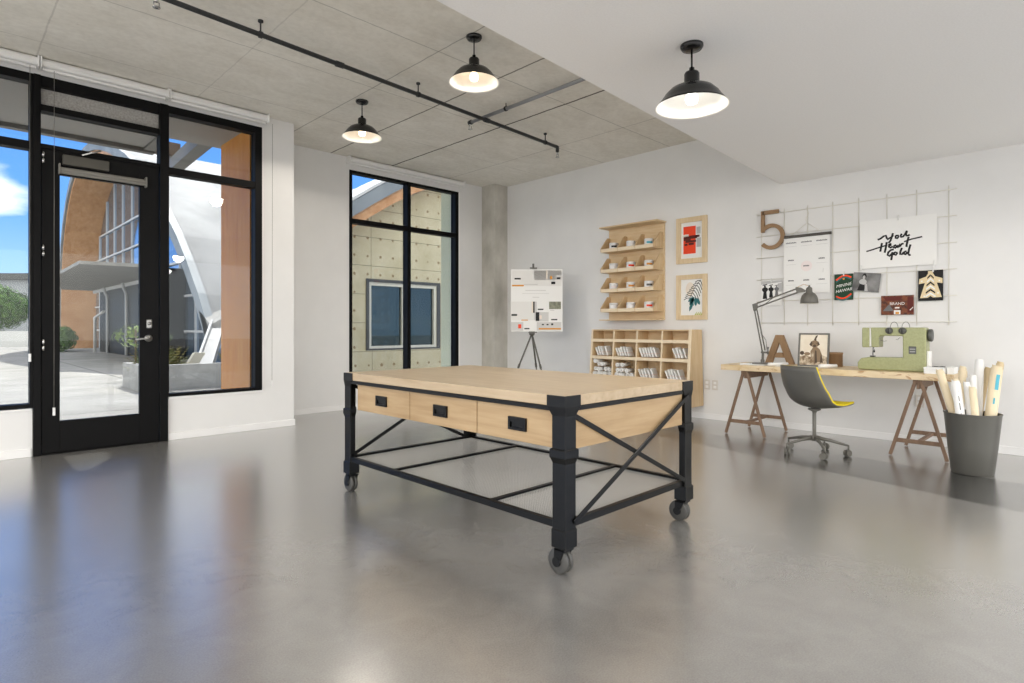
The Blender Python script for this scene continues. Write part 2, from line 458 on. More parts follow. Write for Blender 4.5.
FY0, FY1 = Y1-.02, Y1+.10
def window(name, x0, x1, z0, z1, fw, bars_z, bars_x, ya, yb, head=None):
    w = thing(name, None, None, ((x0+x1)/2, ya, z0), kind='structure')
    f = MB()
    f.box(x0, x0+fw[0], ya, yb, z0, z1); f.box(x1-fw[1], x1, ya, yb, z0, z1)
    f.box(x0+fw[0], x1-fw[1], ya, yb, z0, z0+fw[2]); f.box(x0+fw[0], x1-fw[1], ya, yb, z1-fw[3], z1)
    f.build('frame', M['black_frame'], w, True, .003)
    for a, c in bars_z:
        m = MB(); m.box(x0+fw[0], x1-fw[1], ya+.006, yb-.01, a, c); m.build('transom_bar', M['black_frame'], w, True, .003)
    for a, c in bars_x:
        m = MB(); m.box(a, c, ya-.01, yb-.006, z0+fw[2], z1-fw[3]); m.build('mullion', M['black_frame'], w, True, .003)
    g = MB(); yg = (ya+yb)/2 + .012; g.box(x0+fw[0]*.5, x1-fw[1]*.5, yg, yg+.008, z0+fw[2]*.5, z1-fw[3]*.5); g.build('pane', M['window_glass'], w, True)
    return w
window('window_1', WX0, .645, .425, 3.335, (.05,.065,.035,.07), ((2.675,2.745),), ((-.40,-.33),), FY0, FY1)
window('window_2', R0-.005, 2.572, .435, 3.335, (.012,.075,.03,.075), ((2.655,2.725),), (), FY0, FY1)
window('window_3', B0, B1, BZ0, BZ1, (.045,.065,.05,.035), ((2.57,2.635),), ((5.0,5.06),), Y2-.01, Y2+.11)

# the door with its transom light
dr = thing('door_1', None, None, (1.11, FY0, 0), kind='structure')
f = MB(); f.box(.605,.655,FY0-.015,FY1,0,3.335); f.box(1.575,1.645,FY0-.015,FY1,0,3.335)
f.box(.655,1.575,FY0,FY1,3.235,3.335); f.box(.655,1.575,FY0,FY1,3.03,3.085); f.box(.655,1.575,FY0,FY1,2.70,2.74)
f.build('door_frame', M['black_frame'], dr, True, .003)
g = MB(); g.box(.655,1.575,Y1+.03,Y1+.05,3.085,3.235); g.build('spandrel_panel', M['exterior_soffit'], dr, True)
g = MB(); g.box(.655,1.575,Y1+.04,Y1+.048,2.74,3.03); g.build('transom_pane', M['window_glass'], dr, True)
f = MB(); f.box(.66,.79,Y1-.01,Y1+.04,.012,2.70); f.box(1.405,1.57,Y1-.01,Y1+.04,.012,2.70); f.box(.79,1.405,Y1-.01,Y1+.04,.012,.29); f.box(.79,1.405,Y1-.01,Y1+.04,2.49,2.70)
leaf = f.build('door_leaf', M['black_frame'], dr, True, .003)
g = MB(); g.box(.785,1.41,Y1+.012,Y1+.02,.285,2.495); g.build('door_pane', M['window_glass'], leaf, True)
for z in (2.62, 1.80, .97):
    h = MB(); h.tube([(.672,Y1-.022,z-.05),(.672,Y1-.022,z-.004)], .011, 10); h.tube([(.672,Y1-.022,z+.004),(.672,Y1-.022,z+.05)], .011, 10)
    h.build('hinge', M['chrome'], leaf, True)
h = MB(); h.lathe([(0,0),(.034,0),(.034,-.012),(.0,-.014)], 20, (1.478,Y1-.01,1.02), 'y'); h.tube([(1.478,Y1-.02,1.02),(1.478,Y1-.065,1.02),(1.46,Y1-.07,1.018),(1.36,Y1-.07,1.012)], .009, 10)
h.build('lever_handle', M['steel'], leaf, True)
h = MB(); h.box(1.458,1.508,Y1-.03,Y1-.01,1.115,1.205); h.lathe([(.017,0),(.017,-.014),(0,-.016)], 16, (1.483,Y1-.028,1.165), 'y'); h.build('lock_plate', M['steel'], leaf, True, .01)
h = MB(); h.box(.805,1.15,Y1-.07,Y1-.012,2.575,2.665); h.build('door_closer', M['grey_panel'], leaf, True, .006)
h = MB(); h.bar((.95,Y1-.05,2.685),(1.02,Y1-.09,2.715),.02,.012); h.bar((1.02,Y1-.09,2.715),(1.09,Y1-.03,2.76),.018,.012); h.build('closer_arm', M['chrome'], leaf, True)
h = MB(); h.tube([(.785,Y1-.045,2.53),(1.445,Y1-.045,2.53)], .024, 12); h.box(.785,1.445,Y1-.06,Y1-.03,2.495,2.515)
h.box(.776,.787,Y1-.075,Y1-.012,2.49,2.58); h.box(1.443,1.456,Y1-.075,Y1-.012,2.48,2.575); h.build('blind_cassette', M['blind_grey'], leaf, True, .003)
h = MB(); h.box(.62,1.60,Y1-.03,Y1+.08,0,.012); h.build('threshold', M['black_frame'], dr, True)

# roller blinds above the windows
def blind(x0, x1, y, label, chain=None, chain_z=1.0, z0=3.375, z1=3.462):
    t = thing('roller_blind', label, 'blind', ((x0+x1)/2, y, z0), group='rolled-up white blinds')
    b = MB(); pr = [(y-.005,z1),(y-.07,z1),(y-.092,z1-.012),(y-.10,z1-.03),(y-.10,z0+.03),(y-.094,z0+.018),(y-.08,z0+.012),(y-.005,z0+.012)]
    b.prism(pr, x0+.012, x1-.012, 'yz'); b.build('cassette', M['white_plastic'], t, True)
    b = MB(); b.tube([(x0+.02,y-.05,z0),(x1-.02,y-.05,z0)], .013, 10); b.build('hem_bar', M['white_trim'], t, True, .004)
    for x in (x0, x1-.012):
        b = MB(); b.box(x,x+.012,y-.118,y,z0-.004,z1+.004); b.build('bracket', M['white_trim'], t, True, .003)
    if chain:
        b = MB(); b.tube([(chain,y-.075,z0),(chain,y-.06,chain_z)], .002, 6); c = b.build('pull_chain', M['blind_grey'], t, True)
        b = MB(); b.box(chain-.009,chain+.009,y-.07,y-.05,chain_z-.07,chain_z); b.build('chain_weight', M['white_plastic'], c, True, .003)
    return t
blind(-1.3, .636, Y1-.02, 'rolled white blind above the window at the hinge side of the black door', .575, .90)
blind(.642, 1.632, Y1-.02, 'rolled white blind directly above the black glass door', .74, .42)
blind(1.638, 2.61, Y1-.02, 'rolled white blind above the window with the orange timber fin outside', 2.655, .54)
blind(4.01, 6.04, Y2, 'rolled white blind above the window looking onto the concrete wall')

# ------------------------------------------------------------------ lights on the ceilings
def pendant(loc, label, warm, drop=0.0, power=100):
    t = thing('pendant_lamp', label, 'lamp', loc, group='black barn pendants')
    b = MB(); b.lathe([(0,0),(.064,0),(.064,-.012),(.055,-.026),(.02,-.032),(0,-.032)], 32); b.build('ceiling_rose', M['black_gloss'], t)
    z = -.235 - drop
    b = MB(); b.tube([(0,0,-.03),(0,0,z+.07)], .0055, 10); b.build('stem', M['black_gloss'], t)
    b = MB(); b.lathe([(0,.095),(.014,.095),(.016,.075),(.036,.07),(.042,.06),(.042,0),(.046,-.01),(0,-.01)], 28, (0,0,z)); b.build('socket_cap', M['black_gloss'], t)
    out = [(.044,0),(.075,-.006),(.12,-.028),(.15,-.058),(.168,-.085),(.190,-.112),(.206,-.128)]
    inn = [(r-.004, h-.004) for r, h in reversed(out[:-1])] + [(0,-.006)]
    prof = out + [(.2035,-.1295)] + inn
    mis = [0]*(len(out)-1) + [1]*(len(prof)-len(out))
    b = MB(); b.lathe(prof, 48, (0,0,z), mis=mis); sh = b.build('lamp_shade', [M['black_gloss'], M['lamp_inner']], t, recalc=False)
    b = MB(); b.lathe([(0,0),(.014,-.004),(.016,-.03),(.032,-.052),(.036,-.072),(.028,-.094),(0,-.106)], 24, (0,0,z-.012)); b.build('bulb', M['bulb_warm' if warm else 'bulb_white'], t)
    li = bpy.data.lights.new('pendant_light', 'SPOT'); li.energy = power; li.shadow_soft_size = .09; li.spot_size = math.radians(178); li.spot_blend = .12; li.color = (1,.91,.79) if warm else (1,.95,.89)
    lo = bpy.data.objects.new('pendant_light', li); C.objects.link(lo); lo.parent = t; lo.location = (0,0,z-.135)
    return t
PW = 44
pendant((3.075,1.67,ZS), 'black pendant lamp hanging from the lower white ceiling, white light', False, -.01, PW)
pendant((3.095,3.59,ZC), 'black pendant lamp on bare concrete beside the pipe crossing, warm light', True, .012, PW*.8)
pendant((3.148,5.424,ZC), 'black pendant lamp on bare concrete, farthest into the room and nearest the windows', True, .015, PW*.55)
pendant((-.6,1.67-.5,ZS), 'added black pendant lamp on the white ceiling, unseen behind the viewpoint', False, -.01, PW)  # this pendant and the next two are added out of view for brightness
pendant((-.6,3.59,ZC), 'added black pendant lamp on bare concrete, out of view over the bare floor', True, .012, PW)
pendant((3.6,-1.2,ZS), 'added black pendant lamp on the white ceiling beyond the frame by the long wall', False, -.01, PW)

# sprinkler pipe and conduit under the concrete
def px(x): return 4.50 + (x-1.1)*.0665
t = thing('sprinkler_pipe', 'dark sprinkler pipe running the length of the concrete ceiling', 'pipe', (2.5, px(2.5), 3.36))
b = MB(); b.tube([(-2.9,px(-2.9),3.36),(5.47,px(5.47),3.36)], .019, 14); b.build('pipe_run', M['pipe_dark'], t, True)
b = MB(); b.tube([(5.45,px(5.45),3.36),(5.49,px(5.49),3.36),(5.49,px(5.49),3.30)], .022, 12); b.build('elbow', M['pipe_dark'], t, True)
def sprinkler(x, y, z, p):
    b = MB(); b.tube([(x,y,z),(x,y,z-.03)], .012, 10); b.tube([(x-.014,y,z-.03),(x-.018,y,z-.05),(x,y,z-.065)], .004, 6); b.tube([(x+.014,y,z-.03),(x+.018,y,z-.05),(x,y,z-.065)], .004, 6)
    b.lathe([(0,0),(.024,0),(.024,-.004),(0,-.004)], 16, (x,y,z-.064)); b.build('sprinkler_head', M['chrome'], p, True)
sprinkler(5.49, px(5.49), 3.30, t); sprinkler(1.06, px(1.06), 3.345, t)
for x in (1.77, 3.3, 5.25):
    y = px(x); b = MB(); b.tube([(x,y,ZC),(x,y,3.375)], .006, 8); b.lathe([(.02,0),(.02,-.014),(.008,-.02)], 12, (x,y,ZC)); b.lathe([(.026,-.012),(.026,.012)], 14, (x,y,3.36), 'x'); b.lathe([(.022,.012),(.022,-.012)], 14, (x,y,3.36), 'x')
    b.build('pipe_hanger', M['pipe_dark'], t, True)
for x in (2.45, 4.24):
    b = MB(); b.tube([(x-.035,px(x),3.36),(x+.035,px(x),3.36)], .025, 14); b.build('coupling', M['pipe_dark'], t, True)
t = thing('branch_pipe', 'pale grey branch pipe crossing above the dark sprinkler pipe', 'pipe', (4.25, 4.2, 3.41))
b = MB(); b.tube([(4.25,2.36,3.412),(4.255,5.0,3.412)], .019, 14); b.build('pipe_run', M['pipe_grey'], t, True)
sprinkler(4.255, 5.0, 3.405, t)
b = MB(); b.tube([(4.255,4.97,3.412),(4.255,5.02,3.412)], .025, 12); b.build('end_cap', M['pipe_dark'], t, True)
for y in (4.42, 3.0):
    b = MB(); b.tube([(4.25,y,ZC),(4.25,y,3.425)], .006, 8); b.lathe([(.026,-.012),(.026,.012)], 14, (4.25,y,3.412), 'y'); b.lathe([(.022,.012),(.022,-.012)], 14, (4.25,y,3.412), 'y'); b.build('pipe_hanger', M['pipe_dark'], t, True)

# ------------------------------------------------------------------ the rolling worktable
TX, TY = 2.569, 2.692
T = thing('rolling_worktable', 'large oak-topped worktable on black iron legs with casters in mid-room', 'table', (TX, TY, 0))
HX, HY_ = .569, .992; CY0, CY1 = 1.716-TY, 3.552-TY
b = MB(); b.box(-HX+.004,HX-.004,-HY_+.004,HY_-.004,.765,.815); b.build('tabletop', M['table_wood'], T, bevel=.003)
b = MB(); b.box(-HX+.045,HX-.09,CY0,CY1,.566,.756); b.build('drawer_case', M['table_wood_x'], T, bevel=.002)
for y0 in (0, 1, 2):
    y0 = CY0 + y0*.612
    b = MB(); b.box(-HX+.026,-HX+.046,y0+.003,y0+.609,.568,.752); d = b.build('drawer', M['table_front'], T, bevel=.003)
    yc = y0+.306; x = -HX+.026; fr = MB()
    fr.box(x-.012,x,yc-.06,yc+.06,.674,.686); fr.box(x-.012,x,yc-.06,yc+.06,.622,.634); fr.box(x-.012,x,yc-.06,yc-.046,.634,.674); fr.box(x-.012,x,yc+.046,yc+.06,.634,.674)
    fr.box(x-.003,x,yc-.046,yc+.046,.634,.674); fr.box(x-.010,x-.003,yc-.046,yc+.046,.660,.674)
    fr.build('recessed_pull', M['black_metal'], d)
RX, RY_ = HX-.022, HY_-.030
for sx in (-1,1):
    b = MB(); b.box(sx*(HX-.012)-.012,sx*(HX-.012)+.012,-HY_+.05,HY_-.05,.743,.764); b.build('top_rail', M['black_metal'], T, bevel=.002)
    b = MB(); b.box(sx*RX-.014,sx*RX+.014,-RY_,RY_,.212,.244); b.build('lower_rail', M['black_metal'], T, bevel=.002)
for sy in (-1,1):
    b = MB(); b.box(-HX+.05,HX-.05,sy*(HY_-.012)-.010,sy*(HY_-.012)+.010,.743,.764); b.build('top_rail', M['black_metal'], T, bevel=.002)
    b = MB(); b.box(-RX,RX,sy*RY_-.014,sy*RY_+.014,.212,.244); b.build('lower_rail', M['black_metal'], T, bevel=.002)
    for k in (-1,1):
        b = MB(); y = sy*(HY_-.002) + k*.006; b.bar((-k*(HX-.06),y,.728),(k*(HX-.06),y,.240),.008,.024, up=(0,0,1)); b.build('cross_brace', M['black_metal'], T, bevel=.002)
for y in (3.12-TY, 2.225-TY):
    b = MB(); b.box(-RX,RX,y-.013,y+.013,.214,.242); b.build('cross_bar', M['black_metal'], T, bevel=.002)
b = MB(); wr = .0010
n = int(2*RX/.0125)
for i in range(1, n): x = -RX + 2*RX*i/n; b.box(x-wr,x+wr,-RY_,RY_,.228,.2294)
n = int(2*RY_/.0125)
for i in range(1, n): y = -RY_ + 2*RY_*i/n; b.box(-RX,RX,y-wr,y+wr,.2294,.2308)
b.build('wire_mesh_shelf', M['mesh_wire'], T, recalc=False)
def leg(sx, sy):
    # an angle iron round the corner with cast cap, collar and foot: (height, outward swelling, flange width)
    prof = [(.126,.0,.060),(.128,.004,.084),(.206,.004,.084),(.209,.001,.081),(.212,-.003,.076),(.508,-.003,.076),(.530,.003,.092),(.534,.005,.096),(.566,.005,.096),(.570,.003,.092),(.574,-.003,.078),(.722,-.003,.078),(.764,.003,.112),(.8145,.003,.112)]
    b = MB(); t_ = .008; rings = []
    for z, g, w in prof:
        A = [(g,g),(g-w,g),(g-w,g-t_-.003),(g-t_-.003,g-t_-.003),(g-t_-.003,g-w),(g,g-w)]
        rings.append([b.bm.verts.new((sx*(HX+u), sy*(HY_+v), z)) for u, v in A])
    for i in range(len(rings)-1):
        for k in range(6): b._f([rings[i][k], rings[i][(k+1)%6], rings[i+1][(k+1)%6], rings[i+1][k]], 0)
    b._f(list(reversed(rings[0])), 0); b._f(rings[-1], 0)
    b.box(sx*(HX-.075), sx*(HX-.004), sy*(HY_-.075), sy*(HY_-.004), .126, .206)
    b.build('leg', M['black_metal'], T, bevel=.002)
    cx, cy = sx*(HX-.04), sy*(HY_-.04)+.02
    f = MB(); f.lathe([(.028,.003),(.028,-.010),(.012,-.014)], 16, (sx*(HX-.04), sy*(HY_-.04), .126))
    for k in (-1,1):
        f.prism([(cy-.045,.118),(cy+.012,.118),(cy+.014,.05),(cy-.012,.05)], cx+k*.030-.003, cx+k*.030+.003, 'yz')
    f.box(cx-.033,cx+.033,cy-.05,cy+.012,.112,.120)
    ca = f.build('caster_fork', M['black_metal'], T)
    for k in (-1,1):
        w = MB(); c = (cx+k*.0135, cy, .059)
        w.lathe([(.022,-.011),(.05,-.011),(.057,-.008),(.059,0),(.057,.008),(.05,.011),(.022,.011),(.022,-.011)], 32, c, 'x')
        w.build('wheel', M['caster_grey'], ca)
    w = MB(); w.tube([(cx-.036,cy,.059),(cx+.036,cy,.059)], .022, 14); w.build('axle', M['black_metal'], ca)
for sx in (-1,1):
    for sy in (-1,1): leg(sx, sy)

# ------------------------------------------------------------------ right wall: display rack with jars
def wall_text(mb, body, size, y, z, off, mi=0, align='CENTER', shear=0, rot=0.0):
    ca, sa = math.cos(rot), math.sin(rot)
    mb.text(body, size, lambda tx, ty, tz: (XR-off-tz, y-(tx*ca-ty*sa), z+(tx*sa+ty*ca)), mi, align, shear)
rack = thing('wall_shelf', 'pale plywood wall rack with four rows of slanted open bins', 'shelf', (6.78, 4.49, 1.22))
b = MB(); b.box(6.76,XR-.002,4.06,4.94,1.225,2.50); b.build('back_panel', M['plywood'], rack, True, .002)
b = MB(); b.box(6.535,6.76,4.03,4.945,2.488,2.506); b.build('top_board', M['plywood'], rack, True, .002)
b = MB(); b.box(6.535,6.76,4.06,4.945,1.222,1.236); b.build('bottom_board', M['plywood'], rack, True, .002)
RZ = (2.155, 1.875, 1.605, 1.335); RY = (4.918, 4.640, 4.362, 4.084)
for z in RZ:
    b = MB(); b.box(6.54,6.76,RY[3],RY[0],z,z+.012); rw = b.build('bin_tray', M['plywood'], rack, True, .0015)
    for y in RY:
        s = MB(); s.prism([(6.54,z+.012),(6.76,z+.012),(6.76,z+.215),(6.69,z+.215),(6.54,z+.055)], y-.007, y+.007, 'xz'); s.build('divider', M['plywood_z'], rw, True, .0015)
    for i in range(3):
        s = MB(); s.box(6.535,6.545,RY[i+1]+.007,RY[i]-.007,z,z+.048); s.build('front_lip', M['ply_edge'], rw, True, .0015)
jcol = [(('blue-black','ink'),('plain white','jar_white'),('turquoise','print_teal')), (('plain white','jar_white'),('red','red_print'),('orange-brown','orange_print')),
        (('pale pink','pale_pink'),('orange','orange_print'),('dark grey','sewing_dark')), (('plain white','jar_white'),('plain white','jar_white'),('bright red','red_print'))]
rown = ('top','second','third','lowest'); coln = ('window-side','middle','door-far')
jarproto = None
for i, z in enumerate(RZ):
    for j in range(3):
        name, mt = jcol[i][j]; yc = (RY[j]+RY[j+1])/2 - .01
        col = ('nearest the easel','in the middle','nearest the framed prints')[j]
        lab = ('jar with %s label, %s row of the rack, bin %s' % (name, rown[i], col)) if name != 'plain white' else ('plain white jar, %s row of the rack, bin %s' % (rown[i], col))
        t = thing('storage_jar', lab, 'jar', (6.635, yc, z+.013), group='white jars in the wall rack')
        b = MB(); b.lathe([(0,0),(.056,0),(.060,.005),(.060,.084),(.055,.088),(0,.088)], 28); b.build('jar_body', M['jar_white'], t)
        b = MB(); b.lathe([(.0,.116),(.056,.116),(.061,.111),(.061,.088),(0,.088)], 28); b.build('lid', M['white_plastic'], t)
        if mt != 'jar_white':
            b = MB(); n = 12; a0, a1 = PI*1.02, PI*1.45
            for k in range(n):
                p, q = a0+(a1-a0)*k/n, a0+(a1-a0)*(k+1)/n
                b.quad([(.0608*math.cos(p),.0608*math.sin(p),.052),(.0608*math.cos(q),.0608*math.sin(q),.052),(.0608*math.cos(q),.0608*math.sin(q),.078),(.0608*math.cos(p),.0608*math.sin(p),.078)])
            o = b.build('jar_label', M[mt], t); o['label'] = name + ' printed label'

# pigeonhole unit
cab = thing('pigeonhole_unit', 'low plywood pigeonhole unit on the wall, filled with paper rolls and pads', 'cabinet', (6.78, 4.28, .16))
def cx(z): return 6.49 - (1.10-z)*.085
def slab(y0, y1, z0, z1, back=6.722, off=0.0):
    return [(cx(z0)+off,y0,z0),(back,y0,z0),(back,y1,z0),(cx(z0)+off,y1,z0),(cx(z1)+off,y0,z1),(back,y0,z1),(back,y1,z1),(cx(z1)+off,y1,z1)]
GY = (5.015, 4.655, 4.290, 3.922, 3.555)
for y, w in ((5.015,.014),(3.540,.018)):
    b = MB(); b.hexa([(cx(.16)-.004,y-w,.16),(6.78,y-w,.16),(6.78,y+w,.16),(cx(.16)-.004,y+w,.16),(cx(1.102)-.004,y-w,1.102),(6.735,y-w,1.102),(6.735,y+w,1.102),(cx(1.102)-.004,y+w,1.102)], 0); sp_ = b.build('side_panel', M['plywood_z'], cab, True, .002)
    b = MB(); b.hexa([(cx(.16)-.0085,y-w,.16),(cx(.16)-.003,y-w,.16),(cx(.16)-.003,y+w,.16),(cx(.16)-.0085,y+w,.16),(cx(1.102)-.0085,y-w,1.102),(cx(1.102)-.003,y-w,1.102),(cx(1.102)-.003,y+w,1.102),(cx(1.102)-.0085,y+w,1.102)]); b.build('front_edge', M['ply_edge'], sp_, True)
b = MB(); b.hexa([(6.765,3.55,.17),(6.777,3.55,.17),(6.777,5.01,.17),(6.765,5.01,.17),(6.720,3.55,1.10),(6.732,3.55,1.10),(6.732,5.01,1.10),(6.720,5.01,1.10)]); b.build('back_panel', M['plywood'], cab, True)
for z0, z1, lip in ((1.085,1.100,0),(.945,.965,1),(.715,.735,1),(.445,.465,1),(.17,.19,1)):
    b = MB(); b.hexa(slab(3.558,5.001,z0,z1), 0); sh = b.build('shelf', M['plywood'], cab, True, .0015)
    if lip:
        b = MB(); b.hexa([(cx(z0-.012)-.008,3.558,z0-.012),(cx(z0-.012)+.006,3.558,z0-.012),(cx(z0-.012)+.006,5.001,z0-.012),(cx(z0-.012)-.008,5.001,z0-.012),(cx(z1+.008)-.008,3.558,z1+.008),(cx(z1+.008)+.006,3.558,z1+.008),(cx(z1+.008)+.006,5.001,z1+.008),(cx(z1+.008)-.008,5.001,z1+.008)]); b.build('shelf_edge', M['ply_edge'], sh, True)
for y in GY[1:4]:
    for z0, z1 in ((.965,1.085),(.735,.945),(.465,.715),(.19,.445)):
        b = MB(); b.hexa(slab(y-.009,y+.009,z0,z1), 0); dv = b.build('divider', M['plywood_z'], cab, True, .0015)
        b = MB(); b.hexa([(cx(z0)-.005,y-.0095,z0),(cx(z0)+.002,y-.0095,z0),(cx(z0)+.002,y+.0095,z0),(cx(z0)-.005,y+.0095,z0),(cx(z1)-.005,y-.0095,z1),(cx(z1)+.002,y-.0095,z1),(cx(z1)+.002,y+.0095,z1),(cx(z1)-.005,y+.0095,z1)]); b.build('front_edge', M['ply_edge'], dv, True)
for y in (3.62, 4.93):
    b = MB(); b.box(6.50,6.54,y-.02,y+.02,0,.162); b.build('foot', M['black_metal'], cab, True, .003)

# rolls end-on in the lowest visible row
roll_lab = {0: 'white paper roll seen end-on in the pigeonhole nearest the easel, bottom row', 1: 'white paper roll seen end-on in the second pigeonhole from the easel, bottom row'}
for y, z, k in ((4.955,.503,0),(4.875,.503,0),(4.797,.503,0),(4.715,.503,0),(4.955,.565,0),(4.885,.562,0),(4.805,.566,0),(4.72,.562,0),(4.93,.632,0),(4.85,.630,0),(4.95,.670,0),
                (4.60,.503,1),(4.525,.503,1),(4.45,.503,1),(4.375,.503,1),(4.59,.562,1),(4.515,.566,1),(4.44,.560,1),(4.60,.630,1),(4.53,.632,1)):
    b = MB(); r = random.uniform(.0235,.028); x0 = cx(z)+random.uniform(.0,.07)
    b.lathe([(.008,.02),(.011,-.0),(r-.004,-.004),(r,0),(r,.18),(0,.18)], 18, (x0,y,z), 'x')
    for q in (.014, .021, .027):
        b.lathe([(q,-.0028),(q+.0016,-.0050),(q+.0032,-.0028)], 18, (x0,y,z), 'x')
    tag(b.build('paper_roll', M['paper_white'], world=True, loc=(x0,y,z)), roll_lab[k], 'paper roll', 'white paper rolls in the pigeonholes')
# leaning paper pads
def pads(ys, zb, lab):
    for i, y in enumerate(ys):
        y -= .03
        b = MB(); w, h, dp = random.uniform(.017,.023), random.uniform(.105,.14), .12
        b.box(-.0,dp,-w/2,w/2,0,h, 0); b.box(-.001,dp*.98,-w/2-.0008,w/2+.0008,h*.30,h*.42, 1)
        o = b.build('paper_pad', [M['paper_white'], M['paper_pink']], bevel=.004)
        o.location = (cx(zb+.05)+.03, y, zb+.012); o.rotation_euler = (math.radians(-20 if i % 5 else -24),0,0)
        tag(o, lab, 'paper pad', 'white paper pads leaning in the pigeonholes')
pads((4.955,4.915,4.875,4.80), .737, 'white paper pad leaning in the middle-row pigeonhole nearest the easel')
pads((4.62,4.582,4.545,4.50,4.46), .737, 'white paper pad leaning in the second middle-row pigeonhole from the easel')
pads((4.25,4.21,4.17,4.13,4.09,4.04), .737, 'white paper pad leaning in the middle-row pigeonhole below the jar rack')
pads((3.765,3.725,3.685,3.63), .737, 'white paper pad leaning in the middle-row pigeonhole under the leaf print')
pads((4.25,4.21,4.17,4.12,4.07), .467, 'white paper pad leaning in the bottom-row pigeonhole beside the paper rolls')
pads((3.86,3.82,3.78,3.74,3.69), .467, 'white paper pad leaning in the bottom-row pigeonhole behind the table corner')

# framed prints
def framed(y0, y1, z0, z1, fwid, name, label, art):
    t = thing(name, label, 'picture', (XR, (y0+y1)/2, z0))
    b = MB(); x0, x1 = XR-.035, XR-.002
    b.box(x0,x1,y0,y0+fwid,z0,z1); b.box(x0,x1,y1-fwid,y1,z0,z1); b.box(x0,x1,y0+fwid,y1-fwid,z0,z0+fwid); b.box(x0,x1,y0+fwid,y1-fwid,z1-fwid,z1)
    b.build('picture_frame', M['frame_wood'], t, True, .002)
    art(t, y0+fwid, y1-fwid, z0+fwid, z1-fwid)
def art_red(t, y0, y1, z0, z1):
    b = MB(); x = XR-.012; e = XR-.002
    b.box(x,e,y0,y1,z0,z1,0)
    w = y1-y0; h = z1-z0
    b.box(x-.0006,x,y1-.03-w*.58,y1-.03,z0+.06,z1-.05,1)
    for a, c, d, f, mi in ((.12,.45,.50,.62,2),(.2,.7,.44,.5,2),(.1,.35,.60,.67,3),(.42,.75,.54,.63,2),(.72,.92,.30,.55,4),(.72,.9,.66,.85,4),(.16,.3,.36,.42,2),(.35,.6,.37,.43,2),(.66,.86,.57,.63,2)):
        b.box(x-.0012,x-.0004,y1-w*c,y1-w*a,z0+h*d,z0+h*f,mi)
    b.build('art_print', [M['paper_white'], M['red_print'], M['maroon_print'], M['paper_pink'], M['ink_light']], t, True)
def art_leaf(t, y0, y1, z0, z1):
    b = MB(); x = XR-.012; e = XR-.002; w = y1-y0; h = z1-z0
    b.box(x,e,y0,y1,z0,z1,0)
    Y = lambda u: y1-w*u; Z = lambda v: z0+h*v
    pts = [(Y(.42+.5*math.cos(a)*.4),Z(.72+.33*math.sin(a)*.6)) for a in [2*PI*k/24 for k in range(24)]]
    b.prism(pts, x-.0005, x, 'yz', 1)
    stem = [(.40,.45),(.5,.6),(.62,.75),(.78,.88),(.9,.97)]
    b.ribbon([(Y(u),Z(v)) for u,v in stem], .005, x-.0012, x-.0006, 'yz', 2)
    for k in range(8):
        f = k/7; u = .42+.46*f; v = .48+.47*f
        for du, dv in ((-.34,-.06),(.20,-.26)):
            s = 1-.5*abs(f-.35); u2 = min(.98, u+du*s)
            b.ribbon([(Y(u),Z(v)),(Y(u+(u2-u)*.5),Z(v+dv*.4*s+.02)),(Y(u2),Z(v+dv*s))], .0085, x-.0016-.0001*k, x-.0008, 'yz', 2)
    for cxu, cyv, ang, ln in ((.62,.5,-2.2,.32),(.66,.5,-1.5,.3),(.62,.5,-2.6,.28),(.6,.48,-1.95,.48),(.72,.48,-1.1,.26)):
        ca, sa = math.cos(ang), math.sin(ang)
        def R(a, q): return (Y(cxu+(a*ca-q*sa)*1.2), Z(cyv+(a*sa+q*ca)*.85))
        b.prism([R(0,0),R(ln*.35,.055),R(ln*.75,.05),R(ln,0),R(ln*.75,-.05),R(ln*.35,-.055)], x-.0024, x-.0017, 'yz', 3)
    for k in range(5):
        u = .62+.09*k
        b.prism([(Y(u),Z(.0)),(Y(min(.99,u+.12)),Z(.10)),(Y(min(1,u+.08)),Z(.0))], x-.0028, x-.0022, 'yz', 4)
    b.build('art_print', [M['paper_white'], M['beige_print'], M['leaf_dark'], M['leaf_teal'], M['leaf_green']], t, True, recalc=True)
framed(3.47, 3.886, 1.933, 2.512, .062, 'framed_print', 'oak-framed print with a red rectangle and dark marks', art_red)
framed(3.47, 3.886, 1.223, 1.790, .058, 'framed_print', 'oak-framed print of dark and teal tropical leaves', art_leaf)

# wire grid
grid = thing('wire_grid', 'thin pale wire grid panel mounted on the wall above the desk', 'wire grid', (XR-.012, 1.93, 1.15))
gv = (2.805,2.553,2.305,2.055,1.81,1.56,1.31,1.058); gh = (2.415,2.168,1.92,1.672,1.425,1.178)
b = MB()
for y in gv: b.tube([(XR-.012,y,1.145),(XR-.012,y,2.455)], .0032, 6)
for z in gh: b.tube([(XR-.018,2.86,z),(XR-.018,.995,z)], .0032, 6)
b.build('wire_lattice', M['grid_wire'], grid, True)
for y, z in ((2.805,2.415),(2.805,1.178),(1.058,2.415),(1.058,1.178)):
    b = MB(); b.tube([(XR-.018,y,z),(XR-.001,y,z)], .008, 8); b.build('wall_mount', M['grid_wire'], grid, True)

# kraft numeral 5 and letter A
def arc(cx_, cy_, r, a0, a1, n=24): return [(cx_+r*math.cos(a0+(a1-a0)*k/n), cy_+r*math.sin(a0+(a1-a0)*k/n)) for k in range(n+1)]
b = MB(); w = .042; xa, xb = XR-.05, XR-.024
